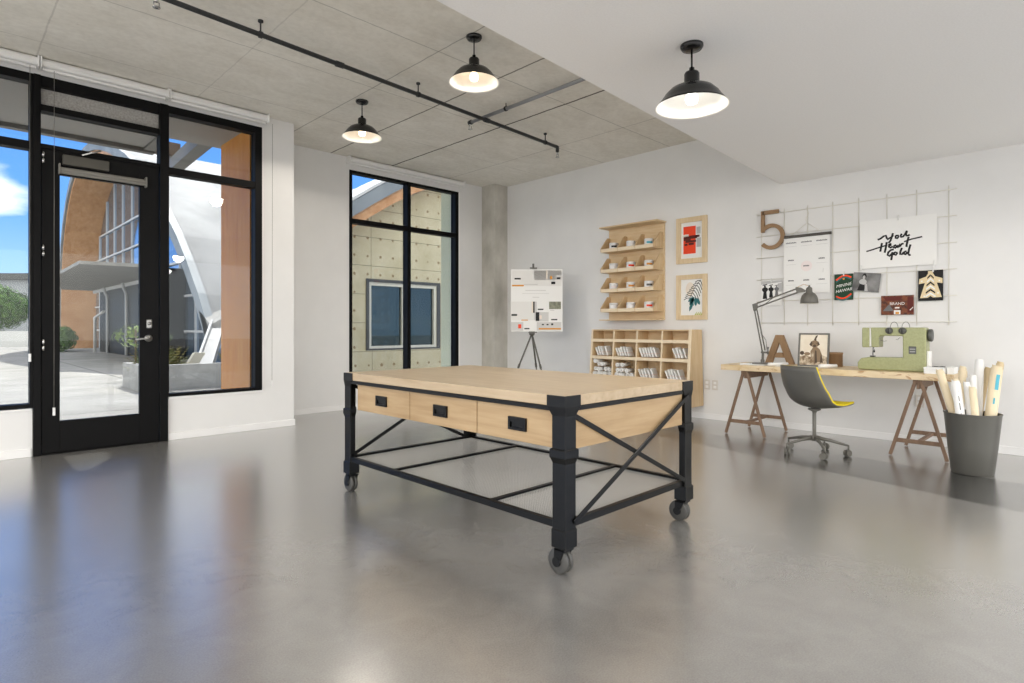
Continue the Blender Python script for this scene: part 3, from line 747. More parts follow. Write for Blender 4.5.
# local u to the right (towards -y); bowl centre
def q(u, v): return (2.800-u, 2.02+v)
b.ribbon([q(.195,.412),q(.02,.412)], w, xa, xb); b.ribbon([q(.02,.433),q(.02,.19)], w*.9, xa, xb)
bowl = [q(u,v) for u, v in [(.012,.215)] + arc(.115,.135,.125,math.radians(140),math.radians(-140),30)]
b.ribbon(bowl, w, xa-.0007, xb-.0007)
tag(b.build('wooden_numeral', M['kraft_wood'], world=True, loc=(XR-.03,2.7,2.2)), 'brown wooden numeral 5 fixed at the upper corner of the wire grid', 'numeral')

# hanging calendar
cal = thing('hanging_calendar', 'white wall calendar hanging from a dark wooden bar on the wire grid', 'calendar', (XR-.03, 2.31, 1.5))
x = XR-.036
b = MB(); b.box(XR-.036,XR-.0345,2.075,2.548,1.50,2.115,3)
for c, yy in enumerate((2.47,2.31,2.155)):
    for k in range(9): b.box(x-.0008,x,yy+.055-k*.0125,yy+.055-k*.0125-.009,2.052,2.064+.003*(k%2),0)
    b.box(x-.0008,x,yy-.06,yy+.06,2.018,2.020,1)
    for z in ((1.90,1.86) if c != 1 else (1.80,)):
        pass
    for z in ((1.86 if c != 1 else 1.79), 1.635):
        for k in range(5): b.box(x-.0014,x-.0006,yy+.032-k*.0125,yy+.032-k*.0125-.010,z,z+.013+.002*(k%2),0)
        if c != 1 or z < 1.7: b.box(x-.0008,x,yy-.055,yy+.055,z-.042,z-.040,1)
pts = arc(2.31,1.795,.058,0,2*PI,28)[:-1]; b.prism(pts, x-.0006, x, 'yz', 2)
b.build('calendar_sheet', [M['ink_grey'], M['ink_light'], M['pale_pink'], M['paper_white']], cal, True)
b = MB(); b.hexa([(XR-.05,2.06,2.112),(XR-.028,2.06,2.112),(XR-.028,2.56,2.112),(XR-.05,2.56,2.112),(XR-.05,2.06,2.142),(XR-.028,2.06,2.142),(XR-.028,2.56,2.142),(XR-.05,2.56,2.142)]); b.build('hanging_bar', M['calendar_bar'], cal, True, .003)
b = MB(); b.tube([(XR-.04,2.47,2.142),(XR-.03,2.305,2.262)], .0025, 6); b.tube([(XR-.04,2.15,2.142),(XR-.03,2.305,2.262)], .0025, 6)
b.tube([(XR-.03,2.305,2.262)]+[(XR-.03,2.305+.014*math.sin(k*.9),2.262+.02*k) for k in range(1,9)]+[(XR-.02,2.30,2.43)], .0025, 6); b.build('string', M['grid_wire'], cal, True)

# lettered poster
hp = thing('lettered_poster', 'large pale poster with black brush lettering clipped on the wire grid', 'poster', (XR-.03, 1.47, 1.72))
b = MB(); b.box(XR-.026,XR-.0245,1.147,1.796,1.725,2.206); b.build('poster_sheet', M['paper_white'], hp, True)
strokes = [[(215,265),(250,250),(285,222),(312,212),(322,240),(335,255),(352,238)],[(395,182),(380,225),(368,262),(352,288),(338,285)],[(352,238),(372,232),(398,205)],
 [(440,205),(424,214),(425,236),(442,238),(458,220),(452,206),(436,208)],[(494,184),(482,208),(488,223),(508,216),(532,188),(553,148)],[(553,150),(542,186),(548,204),(566,202),(584,190)],
 [(266,298),(256,350),(246,398)],[(322,285),(312,345),(298,406)],[(80,405),(160,378),(240,348),(330,318)],[(520,272),(600,240),(720,207)],
 [(345,325),(370,318),(368,300),(350,308),(348,338),(366,346),(392,330)],[(432,312),(408,322),(402,342),(420,346),(440,326),(446,312),(444,338),(458,336)],[(458,336),(474,300),(478,330)],[(476,318),(496,296),(516,292)],
 [(572,215),(558,265),(546,322),(560,322)],[(404,362),(370,372),(340,400),(332,430),(352,440),(378,418),(392,394)],[(392,394),(382,440),(374,484)],
 [(428,390),(410,400),(408,420),(426,424),(442,404),(430,391)],[(496,340),(478,385),(476,412),(496,412),(520,385)],[(548,374),(524,384),(520,408),(536,412),(560,384)],[(592,298),(576,350),(566,400),(580,416),(594,410)]]
def brush(X, Yp): return (1.796 - (X/11.39)*.649/77.0, 2.2055 - ((Yp/11.39)-1.4)*.4805/47.5 + (0.0))
b = MB()
for k, st in enumerate(strokes):
    # the photograph looks along the wall, so level strokes are sheared level again
    pts = [brush(X, Yp + (X-400)*0.135) for X, Yp in st]
    ww = .018 if k not in (8,9) else .0135
    b.ribbon(pts, ww, XR-.0275-.00002*k, XR-.026, 'yz')
b.build('brush_lettering', M['ink'], hp, True)
for y, z in ((1.46,2.20),(1.78,1.73),(1.17,1.73)):
    b = MB(); b.box(XR-.032,XR-.02,y-.006,y+.006,z-.02,z+.03); b.build('mounting_clip', M['clip'], hp, True, .002)

# small prints on the grid
def print_card(name, label, y0, y1, z0, z1, mats, draw, tilt=0.0, clips=(), off=.024):
    yc, zc = (y0+y1)/2, (z0+z1)/2
    t = thing(name, label, 'print', (XR-off, yc, zc)); t.rotation_euler = (tilt,0,0)
    hw, hh = abs(y1-y0)/2, (z1-z0)/2
    b = MB(); b.box(-.001,.0008,-hw,hw,-hh,hh,0); draw(b, hw, hh); b.build('print_sheet', mats, t)
    b = MB(); b.box(.0008,.003,-.015,.015,hh-.03,hh-.006); b.build('mounting_tab', M['clip'], t)
    for u in clips:
        b = MB(); b.box(-.008,.006,-u-.006,-u+.006,hh-.018,hh+.028); b.build('mounting_clip', M['clip'], t, bevel=.002)
    return t
def P2(b, pts, hw, hh, mi, lev=1):
    b.prism([(-u*hw, v*hh) for u, v in pts], -.001-.0006*lev, -.001-.0006*(lev-1), 'yz', mi)
def dr_women(b, hw, hh):
    P2(b, [(-1,.72),(1,.86),(1,1),(-1,1)], hw, hh, 2, 1); P2(b, [(.62,.1),(1,.1),(1,.8),(.62,.76)], hw, hh, 3, 1)
    for k, (u, mi) in enumerate(((-.62,1),(-.02,1),(.52,4))):
        s = 1-.12*k; v0 = -.45+.1*k
        P2(b, [(u-.22*s,v0),(u-.14*s,v0+.55*s),(u-.3*s,v0+.72*s),(u-.28*s,v0+.85*s),(u-.08*s,v0+.95*s),(u+.08*s,v0+.95*s),(u+.28*s,v0+.85*s),(u+.3*s,v0+.72*s),(u+.14*s,v0+.55*s),(u+.22*s,v0)], hw, hh, mi, 2+k)
        P2(b, [(u+.09*s*math.cos(a),v0+1.02*s+.09*s*math.sin(a)) for a in [2*PI*q/12 for q in range(12)]], hw, hh, mi, 2+k)
        P2(b, [(u-.25*s,v0+1.08*s),(u+.25*s,v0+1.14*s),(u+.2*s,v0+1.2*s),(u-.2*s,v0+1.16*s)], hw, hh, mi, 3+k)
print_card('pinned_photograph', 'black and white photograph of three figures in long dark dresses', 2.575, 2.805, 1.375, 1.655, [M['paper_white'], M['ink'], M['ink_light'], M['ink_light'], M['ink_grey']], dr_women, 0, (.0,))
def dr_green(b, hw, hh):
    for v, mi in ((.62,1),(-.62,1)):
        pts = [(-.8+1.6*k/10, v+.25*math.sin(k/10*PI)*(1 if v>0 else -1)+.18*(k/10-.5)) for k in range(11)]
        b.ribbon([(-u*hw, q_*hh) for u, q_ in pts], .016, -.0022, -.001, 'yz', mi)
        b.ribbon([(-u*hw, (q_-.14)*hh) for u, q_ in pts], .012, -.0022, -.001, 'yz', 2)
    P2(b, [(.0,.72),(.12,.66),(.06,.56),(-.06,.56),(-.12,.66)], hw, hh, 3, 2)
    for body, v in (('MININE', .04), ('HAWAII', -.36)):
        b.text(body, .043, lambda tx,ty,tz,v=v: (-.0022-tz, -(tx), v*hh+ty+tx*.18), 4, 'CENTER', .15)
print_card('pinned_print', 'dark green print with slanted white lettering and red swirls', 1.857, 2.036, 1.413, 1.684, [M['green_print'], M['red_print'], M['leaf_teal'], M['orange_print'], M['paper_white']], dr_green, 0, (.0,))
def dr_grey(b, hw, hh):
    C_ = lambda u, v, ru, rv: [(u+ru*math.cos(a), v+rv*math.sin(a)) for a in [2*PI*q/18 for q in range(18)]]
    P2(b, C_(-.25,.02,.28,.3), hw, hh, 1, 1); P2(b, C_(-.18,.62,.15,.3), hw, hh, 2, 2); P2(b, C_(-.2,.5,.10,.2), hw, hh, 1, 3)
    P2(b, [(-.6,-.9),(-.45,-.2),(-.1,-.3),(.0,-.9)], hw, hh, 2, 2); P2(b, [(-.05,-.95),(-.05,-.1),(.08,-.2),(.2,-.95)], hw, hh, 1, 3)
print_card('pinned_photograph', 'grey photograph of a seated figure, tilted, overlapping the green print', 1.615, 1.86, 1.49, 1.682, [M['grey_photo'], M['ink_light'], M['ink'] ], dr_grey, .12, (-.42,), off=.029)
def dr_brand(b, hw, hh):
    P2(b, [(-.85,.85),(.3,.9),(.2,.5),(-.7,.45)], hw, hh, 1, 1); P2(b, [(-.9,-.6),(-.5,.1),(-.2,-.6)], hw, hh, 2, 1); P2(b, [(.62,-.8),(.95,-.8),(.95,.8),(.62,.8)], hw, hh, 1, 1)
    P2(b, [(.75,-.5),(.95,-.2),(.97,-.26),(.78,-.58)], hw, hh, 3, 2)
    b.text('BRAND', .038, lambda tx,ty,tz: (-.0022-tz, -tx, .02*hh+ty), 3, 'CENTER')
    P2(b, [(-.14,-.34),(.14,-.34),(.14,-.2),(-.14,-.2)], hw, hh, 3, 2); P2(b, [(-.2,-.95),(.2,-.95),(.2,-.52),(-.2,-.52)], hw, hh, 3, 2); P2(b, [(-.1,-.92),(.12,-.92),(.12,-.7),(-.1,-.7)], hw, hh, 4, 3)
print_card('pinned_print', 'dark brown print lettered BRAND pinned below the big poster', 1.331, 1.607, 1.25, 1.441, [M['brown_photo'], M['maroon_print'], M['ink_grey'], M['paper_white'], M['orange_print']], dr_brand)
def dr_robe(b, hw, hh):
    P2(b, [(-.9,.45),(-.35,.6),(-.2,.8),(.2,.8),(.35,.6),(.95,.45),(.95,.12),(.5,.18),(.9,-.78),(-.85,-.82),(-.45,.18),(-.95,.12)], hw, hh, 1, 1)
    for k in range(7):
        v = .62-.24*k; s = .26+.03*k
        P2(b, [(-s,v-.2),(0,v+.0),(s,v-.2),(s,v-.09),(0,v+.13),(-s,v-.09)], hw, hh, 2 if k % 2 else 0, 2)
    P2(b, [(-.2,.95),(.2,.95),(.2,.75),(0,.66),(-.2,.75)], hw, hh, 1, 2)
    for u, v in ((-.7,.3),(.7,.3),(.6,-.5),(-.5,-.7)): P2(b, [(u-.06,v-.05),(u+.06,v-.05),(u+.06,v+.05),(u-.06,v+.05)], hw, hh, 2, 2)
print_card('pinned_print', 'black print of a cream garment with a chevron band, clipped below the poster', 1.099, 1.296, 1.38, 1.67, [M['ink'], M['cream_print'], M['paper_white']], dr_robe, 0, (.02,))

# switch plates
for y, z, lab in ((3.475,.425,'small wall socket plate right beside the plywood pigeonhole unit'),(3.372,.424,'wall socket plate between the pigeonhole unit and the desk'),(1.285,.415,'wall socket plate behind the trestle nearest the rubbish bin')):
    t = thing('wall_socket', lab, 'socket', (XR, y, z))
    b = MB(); b.box(XR-.012,XR,y-.038,y+.038,z-.06,z+.06); b.build('cover_plate', M['outlet_plate'], t, True, .004)
    for dz in (-.025,.025):
        b = MB(); b.box(XR-.015,XR-.011,y-.018,y+.018,z+dz-.016,z+dz+.016); b.build('outlet', M['white_plastic'], t, True, .003)

# ------------------------------------------------------------------ easel and mood board
def CAM(lat, d, z): 
    return (FW[0]*d + RT[0]*lat, FW[1]*d + RT[1]*lat, z)
TH = math.radians(45.537); FW = (math.cos(TH), math.sin(TH)); RT = (math.sin(TH), -math.cos(TH))
ED = 8.25
ez = thing('tripod_easel', 'black folding tripod easel standing in the corner by the column', 'easel', CAM(.28, ED, 0))
hub = Vector(CAM(.28, ED, 1.06))
for a in (-2.5, -.35, 1.75):
    f = hub + Vector((math.cos(a+TH)*.42, math.sin(a+TH)*.42, -1.06))
    b = MB(); b.tube([hub+Vector((0,0,-.02)), hub.lerp(f,.45)], .012, 8); b.tube([hub.lerp(f,.43), f+Vector((0,0,.008))], .009, 8); b.tube([hub.lerp(f,.42), hub.lerp(f,.47)], .016, 8)
    l_ = b.build('leg', M['chair_metal'], ez, True)
    b = MB(); b.lathe([(0,0),(.016,0),(.016,.02),(.010,.03)], 10, (f.x,f.y,0)); b.build('rubber_foot', M['black_frame'], l_, True)
b = MB(); b.tube([hub+Vector((0,0,-.03)), Vector(CAM(.30, ED+.015, 2.02))], .011, 8); b.build('mast', M['chair_metal'], ez, True)
b = MB(); b.lathe([(0,.03),(.03,.03),(.04,.01),(.04,-.03),(.02,-.05),(0,-.05)], 14, tuple(hub)); b.build('tripod_head', M['chair_metal'], ez, True)
c0 = Vector(CAM(.30, ED-.045, 1.956)); r_ = Vector((RT[0],RT[1],0)); f_ = Vector((FW[0],FW[1],0))
b = MB(); b.bar(c0-r_*.05, c0+r_*.05, .04, .02); b.bar(c0+f_*.06+Vector((0,0,-.01)), c0+f_*.06+Vector((0,0,.07)), .02,.02); b.bar(c0+f_*.07, c0, .02,.02); b.build('top_clamp', M['chair_metal'], ez, True)
c0 = Vector(CAM(.29, ED-.03, 1.06)); b = MB(); b.bar(c0-r_*.06, c0+r_*.06, .07, .014); b.build('ledge', M['chair_metal'], ez, True)
# board, its own frame: x = lateral, y = depth, z up; lower edge a bit wider to the side of the column
bd = thing('mood_board', 'white mood board of interior photographs standing on the tripod easel', 'board', CAM(.345, ED-.05, 1.072), TH-PI/2)
W0, W1, HB = -.36, .36, .868
b = MB(); b.box(W0,W1,-.006,.006,0,HB); b.build('board_sheet', M['paper_white'], bd)
b = MB(); mats = [M[k] for k in ('board_grey','ink','orange_print','board_light','moss_photo','board_grey','beige_print','red_print','leaf_dark')]
def R_(u0,u1,v0,v1,mi,lev=1): b.box(W0+(W1-W0)*u0, W0+(W1-W0)*u1, -.006-.0005*lev, -.006-.0005*(lev-1), HB*(1-v1), HB*(1-v0), mi)
R_(.02,.98,.02,.27,3); R_(.45,.98,.02,.17,5); R_(.07,.19,.14,.165,1,2); R_(.02,.25,.25,.275,2,2); R_(.25,.52,.235,.255,0,2); R_(.68,.71,.02,.16,6,2); R_(.76,.80,.11,.16,2,2); R_(.78,.86,.20,.24,1,2); R_(.88,.97,.09,.17,0,2); R_(.89,.96,.13,.16,1,3)
R_(.28,.68,.335,.345,5); R_(.22,.74,.385,.391,5); R_(.42,.55,.445,.455,5)
R_(.01,.45,.52,.82,3); R_(.40,.43,.52,.70,6,2); R_(.43,.46,.52,.70,1,2); R_(.01,.12,.72,.75,8,2); R_(.2,.33,.81,.825,2,2); R_(.45,.5,.52,.82,5)
R_(.52,.63,.635,.655,1,2); R_(.74,.97,.52,.64,4); R_(.76,.84,.655,.665,0); R_(.48,.73,.69,.84,5); R_(.48,.55,.69,.83,1,2); R_(.55,.60,.74,.80,6,2); R_(.78,.9,.80,.82,1,2)
R_(.0,.24,.85,.99,5); R_(.14,.20,.885,.95,7,2); R_(.26,.36,.945,.965,1,2); R_(.50,.98,.85,.985,5); R_(.54,.97,.945,.97,2,2); R_(.60,.64,.88,.90,1,2); R_(.69,.73,.88,.90,1,2); R_(.78,.82,.87,.90,1,2)
b.build('photo_collage', mats, bd)

# ------------------------------------------------------------------ desk
dk = thing('wooden_desk', 'long rough-edged wooden desk board lying across two trestles', 'desk', (6.28, 1.89, .675))
b = MB(); b.box(5.955,6.60,.895,2.90,.677,.735); o = b.build('board', M['desk_board'], dk, True, .003)
def trestle(y, label):
    t = thing('trestle', label, 'trestle', (6.30, y, 0), group='brown wooden trestles under the desk')
    b = MB(); b.box(-.30,.30,-.035,.035,.640,.676); b.build('top_beam', M['trestle_wood'], t, bevel=.003)
    b = MB(); b.box(-.28,.28,-.012,.012,.595,.64); b.build('ridge_board', M['trestle_wood'], t, bevel=.002)
    for sx in (-1,1):
        for sy in (-1,1):
            b = MB(); b.bar((sx*.275, sy*.024, .648), (sx*.285, sy*.205, .006), .026, .026, up=(0,1,0)); b.build('leg', M['trestle_wood'], t, bevel=.003)
        b = MB(); b.box(sx*.281-.009,sx*.281+.009,-.172,.172,.122,.158); b.build('cross_rail', M['trestle_wood'], t, bevel=.002)
    b = MB(); b.box(-.275,.275,-.016,.016,.128,.150); b.build('stretcher', M['trestle_wood'], t, bevel=.002)
    return t
tr = trestle(2.665, 'brown wooden trestle under the desk lamp end, beside the chair back')
dup(tr, (6.30,1.155,0), None, 'brown wooden trestle under the sewing machine end, beside the rubbish bin')

# office chair
ch = thing('swivel_chair', 'grey shell swivel chair with yellow lining, on five casters at the desk', 'chair', (5.60, 1.85, 0), math.radians(-24))
prof = [(-.235,.785,.19),(-.235,.74,.20),(-.225,.66,.212),(-.208,.58,.222),(-.182,.51,.228),(-.135,.452,.230),(-.07,.418,.230),(.0,.405,.230),(.08,.408,.228),(.15,.418,.222),(.21,.430,.212),(.25,.440,.198)]
curl = [.035,.045,.06,.075,.09,.085,.06,.042,.03,.024,.02,.016]
def shell(offset, shrink=0.0):
    n = 16; rows = []
    for i, (x, z, hw) in enumerate(prof):
        a = prof[max(i-1,0)]; c = prof[min(i+1,len(prof)-1)]
        tx, tz = c[0]-a[0], c[1]-a[1]; ln = math.hypot(tx,tz); nx, nz = -tz/ln, tx/ln      # normal to the inside
        row = []
        for k in range(n+1):
            v = -1+2*k/n; cu = curl[i]*(abs(v)**2.2)
            row.append(Vector((x+nx*(cu+offset), v*(hw-shrink), z+nz*(cu+offset))))
        rows.append(row)
    return rows
def shell_mesh(o0, o1, name, mat, shrink=0.0):
    A, B = shell(o0, shrink), shell(o1, shrink); b = MB(); n = len(A[0])
    va = [[b.bm.verts.new(p) for p in r] for r in A]; vb = [[b.bm.verts.new(p) for p in r] for r in B]
    for i in range(len(A)-1):
        for k in range(n-1):
            b._f([va[i][k],va[i][k+1],va[i+1][k+1],va[i+1][k]],0,True); b._f([vb[i][k],vb[i+1][k],vb[i+1][k+1],vb[i][k+1]],0,True)
    for i in range(len(A)-1):
        for k in (0,n-1): b._f([va[i][k],va[i+1][k],vb[i+1][k],vb[i][k]],0)
    for k in range(n-1):
        for i in (0,len(A)-1): b._f([va[i][k],va[i][k+1],vb[i][k+1],vb[i][k]],0)
    return b.build(name, mat, ch)
shell_mesh(0, .009, 'seat_shell', M['chair_shell'])
o = shell_mesh(.0095, .022, 'seat_lining', M['yellow_fabric']); o['label'] = 'yellow fabric lining'
b = MB(); b.lathe([(0,.405),(.05,.402),(.055,.392),(.02,.375),(.016,.36),(.016,.155),(.032,.15),(.036,.135),(.03,.115),(0,.11)], 20); b.build('column', M['chair_metal'], ch)
for k in range(5):
    a = math.radians(24+72*k); ca, sa = math.cos(a), math.sin(a)
    b = MB(); b.tube([(ca*.02,sa*.02,.14),(ca*.12,sa*.12,.128),(ca*.265,sa*.265,.092)], [.017,.015,.010], 8); b.tube([(ca*.265,sa*.265,.097),(ca*.265,sa*.265,.05)], .008, 8); lg = b.build('base_arm', M['chair_metal'], ch)
    wa = a + .9; wx, wy = math.cos(wa), math.sin(wa); c = Vector((ca*.265-wx*.012, sa*.265-wy*.012, .029)); ax = Vector((-wy,wx,0))
    w = MB()
    for s_ in (-1,1): w.tube([c+ax*(s_*.023), c+ax*(s_*.006)], [.028,.029], 20)
    w.build('caster', M['chair_metal'], lg)

# desk lamp
lp = thing('desk_lamp', 'grey articulated desk lamp with a dome shade on the desk', 'lamp', (6.30, 2.60, .735))
b = MB(); b.box(6.17,6.40,2.475,2.72,.735,.748); b.build('base_plate', M['lamp_grey'], lp, True, .004)
fo = Vector((6.29,2.595,.748)); j0 = Vector((6.29,2.59,.87)); j1 = Vector((6.27,2.665,1.355)); j2 = Vector((6.34,2.245,1.515)); hd = Vector((6.36,2.165,1.50))
b = MB(); b.tube([fo, j0], .013, 10); b.lathe([(.02,0),(.02,.03),(.013,.04)], 12, tuple(fo)); b.build('post', M['lamp_grey'], lp, True)
b = MB(); side = Vector((1,0,0))*.012; 
b.tube([j0+Vector((0,.008,0)), j1+Vector((0,.012,-.02))], .0075, 8); b.tube([j0+Vector((0,-.022,.01)), j1+Vector((0,-.014,-.02))], .0075, 8); b.bar(j0+Vector((0,-.05,-.01)), j0+Vector((0,.02,-.01)), .014,.02); b.build('lower_arm', M['lamp_grey'], lp, True)
b = MB(); b.tube([j0+Vector((0,-.045,.0)), j0+Vector((0,-.03,.12)), j0.lerp(j1,.42)+Vector((0,-.01,0))], .0045, 6); b.tube([j0+Vector((0,-.05,-.03)), j0+Vector((0,-.055,.05))], .010, 8); b.build('spring', M['steel'], lp, True)
b = MB(); b.prism([(j1.y+.03,j1.z+.02),(j1.y-.02,j1.z+.035),(j1.y-.028,j1.z-.02),(j1.y+.0,j1.z-.055),(j1.y+.018,j1.z-.05)], j1.x-.010, j1.x+.010, 'yz'); b.build('elbow_plate', M['lamp_grey'], lp, True, .003)
b = MB(); up_ = Vector((0,0,.022)); dn_ = Vector((0,0,-.020)); b.tube([j1+up_, j2+up_*.8], .0075, 8); b.tube([j1+dn_, j2+dn_*1.2], .0075, 8); b.tube([j1.lerp(j2,.22)+dn_, j1.lerp(j2,.45)+up_], .004, 6); b.build('upper_arm', M['lamp_grey'], lp, True)
b = MB(); b.prism([(j2.y+.03,j2.z+.03),(j2.y-.02,j2.z+.02),(j2.y-.07,j2.z-.012),(j2.y-.06,j2.z-.028),(j2.y+.02,j2.z-.032)], j2.x-.010, j2.x+.012, 'yz'); b.build('wrist_plate', M['lamp_grey'], lp, True, .003)
hd = Vector((6.36,2.150,1.47))
out = [(0,.095),(.010,.094),(.011,.076),(.026,.070),(.034,.06),(.036,.018),(.06,.004),(.082,-.02),(.094,-.05),(.099,-.085),(.101,-.108)]
inn = [(r-.003,h-.003) for r,h in reversed(out[5:-1])]+[(0,.005)]
prof2 = out+[(.098,-.108)]+inn; mis = [0]*(len(out)-1)+[1]*(len(prof2)-len(out))
b = MB(); b.lathe([(r*.84,h*.92) for r,h in prof2], 32, tuple(hd), mis=mis); b.build('lamp_shade', [M['lamp_grey'], M['lamp_inner']], lp, True, recalc=False)
b = MB(); b.lathe([(0,0),(.018,-.01),(.028,-.04),(.02,-.065),(0,-.075)], 16, (hd.x,hd.y,hd.z-.01)); b.build('bulb', M['jar_white'], lp, True)
b = MB(); b.tube([(6.36,2.16,1.55),(6.38,2.21,1.57),(6.36,2.27,1.54),(6.34,2.31,1.50)], .0025, 6); b.build('cord', M['paper_edge'], lp, True)

# letter A
b = MB(); xa, xb = 6.43, 6.475; yL, yR, zb, zt = 2.632, 2.325, .735, 1.045
def A_(u, v): return (yL-(yL-yR)*u, zb+(zt-zb)*v)
b.prism([A_(0,0),A_(.25,0),A_(.335,.24),A_(.665,.24),A_(.75,0),A_(1,0),A_(.625,1),A_(.375,1)], xa, xb, 'yz')
b.bm.free()
b = MB(); b.prism([A_(0,0),A_(.235,0),A_(.5,.76),A_(.5,1),A_(.375,1)], xa, xb, 'yz'); b.prism([A_(1,0),A_(.625,1),A_(.5,1),A_(.5,.76),A_(.765,0)], xa, xb, 'yz'); b.prism([A_(.32,.22),A_(.68,.22),A_(.605,.39),A_(.395,.39)], xa+.001, xb-.001, 'yz')
tag(b.build('wooden_letter', M['kraft_wood'], world=True, loc=(6.45,2.48,.735), bevel=.002), 'brown wooden letter A standing on the desk behind the lamp base', 'letter')

# framed dog photograph, leaning a little back
fp = thing('photo_frame', 'dark-framed sepia photograph of a sitting dog standing on the desk', 'picture', (6.20, 2.065, .737)); fp.rotation_euler = (0, math.radians(7), 0)
hw, hh, t_ = .144, .335, .016
b = MB(); b.box(0,.018,-hw,-hw+t_,0,hh); b.box(0,.018,hw-t_,hw,0,hh); b.box(0,.018,-hw+t_,hw-t_,0,t_); b.box(0,.018,-hw+t_,hw-t_,hh-t_,hh); b.build('picture_frame', M['lamp_grey'], fp, bevel=.0015)
b = MB(); b.box(.008,.016,-hw+t_,hw-t_,t_,hh-t_,0)
def G(pts, mi, lev): b.prism([(hw-2*hw*u, hh*v) for u, v in pts], .008-.0006*lev, .008-.0006*(lev-1), 'yz', mi)
E_ = lambda u,v,ru,rv,n=18: [(u+ru*math.cos(2*PI*k/n), v+rv*math.sin(2*PI*k/n)) for k in range(n)]
G([(.06,.05),(.94,.05),(.94,.30),(.8,.34),(.5,.26),(.25,.34),(.06,.30)], 1, 1); G(E_(.13,.40,.07,.06), 2, 2); G(E_(.3,.38,.10,.05), 3, 2)
G([(.40,.14),(.80,.14),(.78,.35),(.70,.52),(.62,.58),(.48,.58),(.40,.45),(.42,.3)], 3, 2); G([(.55,.12),(.63,.12),(.60,.46),(.55,.5)], 2, 3); G([(.72,.12),(.82,.13),(.74,.42)], 2, 3)
G([(.42,.17),(.50,.17),(.52,.40),(.45,.45)], 1, 3)
G(E_(.53,.68,.13,.11), 3, 3); G([(.36,.66),(.42,.76),(.46,.70),(.42,.60)], 2, 4); G([(.70,.66),(.64,.76),(.61,.70),(.64,.62)], 2, 4); G([(.50,.80),(.56,.92),(.63,.94),(.58,.84),(.58,.76)], 2, 3); G(E_(.53,.62,.05,.04), 2, 5); G(E_(.48,.70,.015,.012,8), 2, 5); G(E_(.58,.70,.015,.012,8), 2, 5)
b.build('photograph', [M['sepia_photo'], M['sepia_rock'], M['sepia_dark'], M['sepia_mid']], fp)
b = MB(); b.hexa([(.018,-.03,.005),(.022,-.03,.005),(.022,.03,.005),(.018,.03,.005),(.018,-.02,.2),(.022,-.02,.2),(.022,.02,.2),(.018,.02,.2)]); b.build('back_board', M['pipe_dark'], fp)
b = MB(); b.lathe([(0,0),(.092,0),(.092,.125),(.096,.125),(.096,.140),(0,.142)], 36, (6.43,1.955,.735)); o = b.build('kraft_box', M['kraft_wood'], world=True, loc=(6.43,1.955,.735)); tag(o, 'round brown kraft box on the desk half behind the dog photograph', 'box')
# loose papers and rolls on the desk
def desk_roll(p, q_, r, label, mat='paper_white'):
    b = MB(); b.tube([p, q_], r, 14); d = (Vector(q_)-Vector(p)).normalized(); b.tube([Vector(p)-d*.002, Vector(p)+d*.002], r*.45, 10)
    tag(b.build('paper_roll', M[mat], world=True, loc=p), label, 'paper roll')
desk_roll((6.05,1.955,.754),(6.20,1.85,.754), .018, 'white paper roll on the desk below the dog photograph')
desk_roll((6.04,2.43,.752),(6.24,2.32,.752), .016, 'short white paper roll on the desk before the wooden letter A')
desk_roll((5.985,2.70,.744),(6.10,2.63,.744), .009, 'thin white paper roll at the front edge of the desk under the lamp')
for (y0,y1,x0,x1,z,lab) in ((2.47,2.66,6.02,6.16,.736,'sheet of white paper lying before the base of the desk lamp'),(2.0,2.35,6.0,6.17,.736,'sheet of white paper lying before the dog photograph')):
    b = MB(); b.box(x0,x1,y0,y1,z,z+.004); tag(b.build('paper_sheet', M['paper_white'], world=True, loc=((x0+x1)/2,(y0+y1)/2,z)), lab, 'paper')
# white boxes
t = thing('paper_box', 'white cardboard box at the bin end of the desk, before the sewing machine', 'box', (6.04,1.06,.735))
b = MB(); b.box(5.97,6.11,.962,1.105,.735,.785); b.build('box_body', M['paper_white'], t, True, .002)
b = MB(); b.box(5.968,6.112,.960,1.107,.772,.789); b.build('lid', M['white_plastic'], t, True, .002)
b = MB(); b.box(6.02,6.2,.905,.955,.735,.792); tag(b.build('paper_box', M['paper_white'], world=True, loc=(6.1,.94,.735), bevel=.002), 'small pale box at the very end of the desk, by the paper rolls', 'box')
t = thing('reading_glasses', 'dark-framed glasses lying folded on the white cardboard box', 'glasses', (6.04,1.06,.789))
for y in (1.035,.988):
    b = MB(); b.lathe([(.017,-.002),(.020,-.002),(.020,.002),(.017,.002),(.017,-.002)], 14, (6.05,y,.794), 'z'); b.build('rim', M['ink'], t, True)
b = MB(); b.tube([(6.05,1.016,.794),(6.05,1.006,.794)], .002, 6); b.tube([(6.05,1.054,.795),(6.00,1.05,.793)], .002, 6); b.build('bridge', M['ink'], t, True)

# sewing machine: front towards the chair (-x)
sm = thing('sewing_machine', 'pale green sewing machine with dark dials on the desk', 'sewing machine', (6.22,1.40,.735))
xa, xb = 6.125, 6.285
def SB(y0,y1,z0,z1,name,mat,x0=xa,x1=xb,bev=.014):
    b = MB(); b.box(x0,x1,y0,y1,z0,z1); return b.build(name, mat, sm, True, bev, segs=3)
b = MB(); b.prism([(1.64,.737),(1.648,.76),(1.648,.80),(1.62,.842),(1.56,.852),(1.29,.855),(1.29,1.048),(1.462,1.05),(1.475,1.03),(1.475,.945),(1.535,.945),(1.54,1.125),(1.13,1.125),(1.118,1.10),(1.118,.737)], xa, xb, 'yz')
b.build('machine_body', M['sewing_green'], sm, True, .010, segs=3)
SB(1.552,1.612,.942,1.124,'face_cover',M['sewing_green'],xa+.004,xb-.004,.008)
SB(1.536,1.551,.95,1.118,'thread_slot',M['white_plastic'],xa+.008,xb-.01,.002)
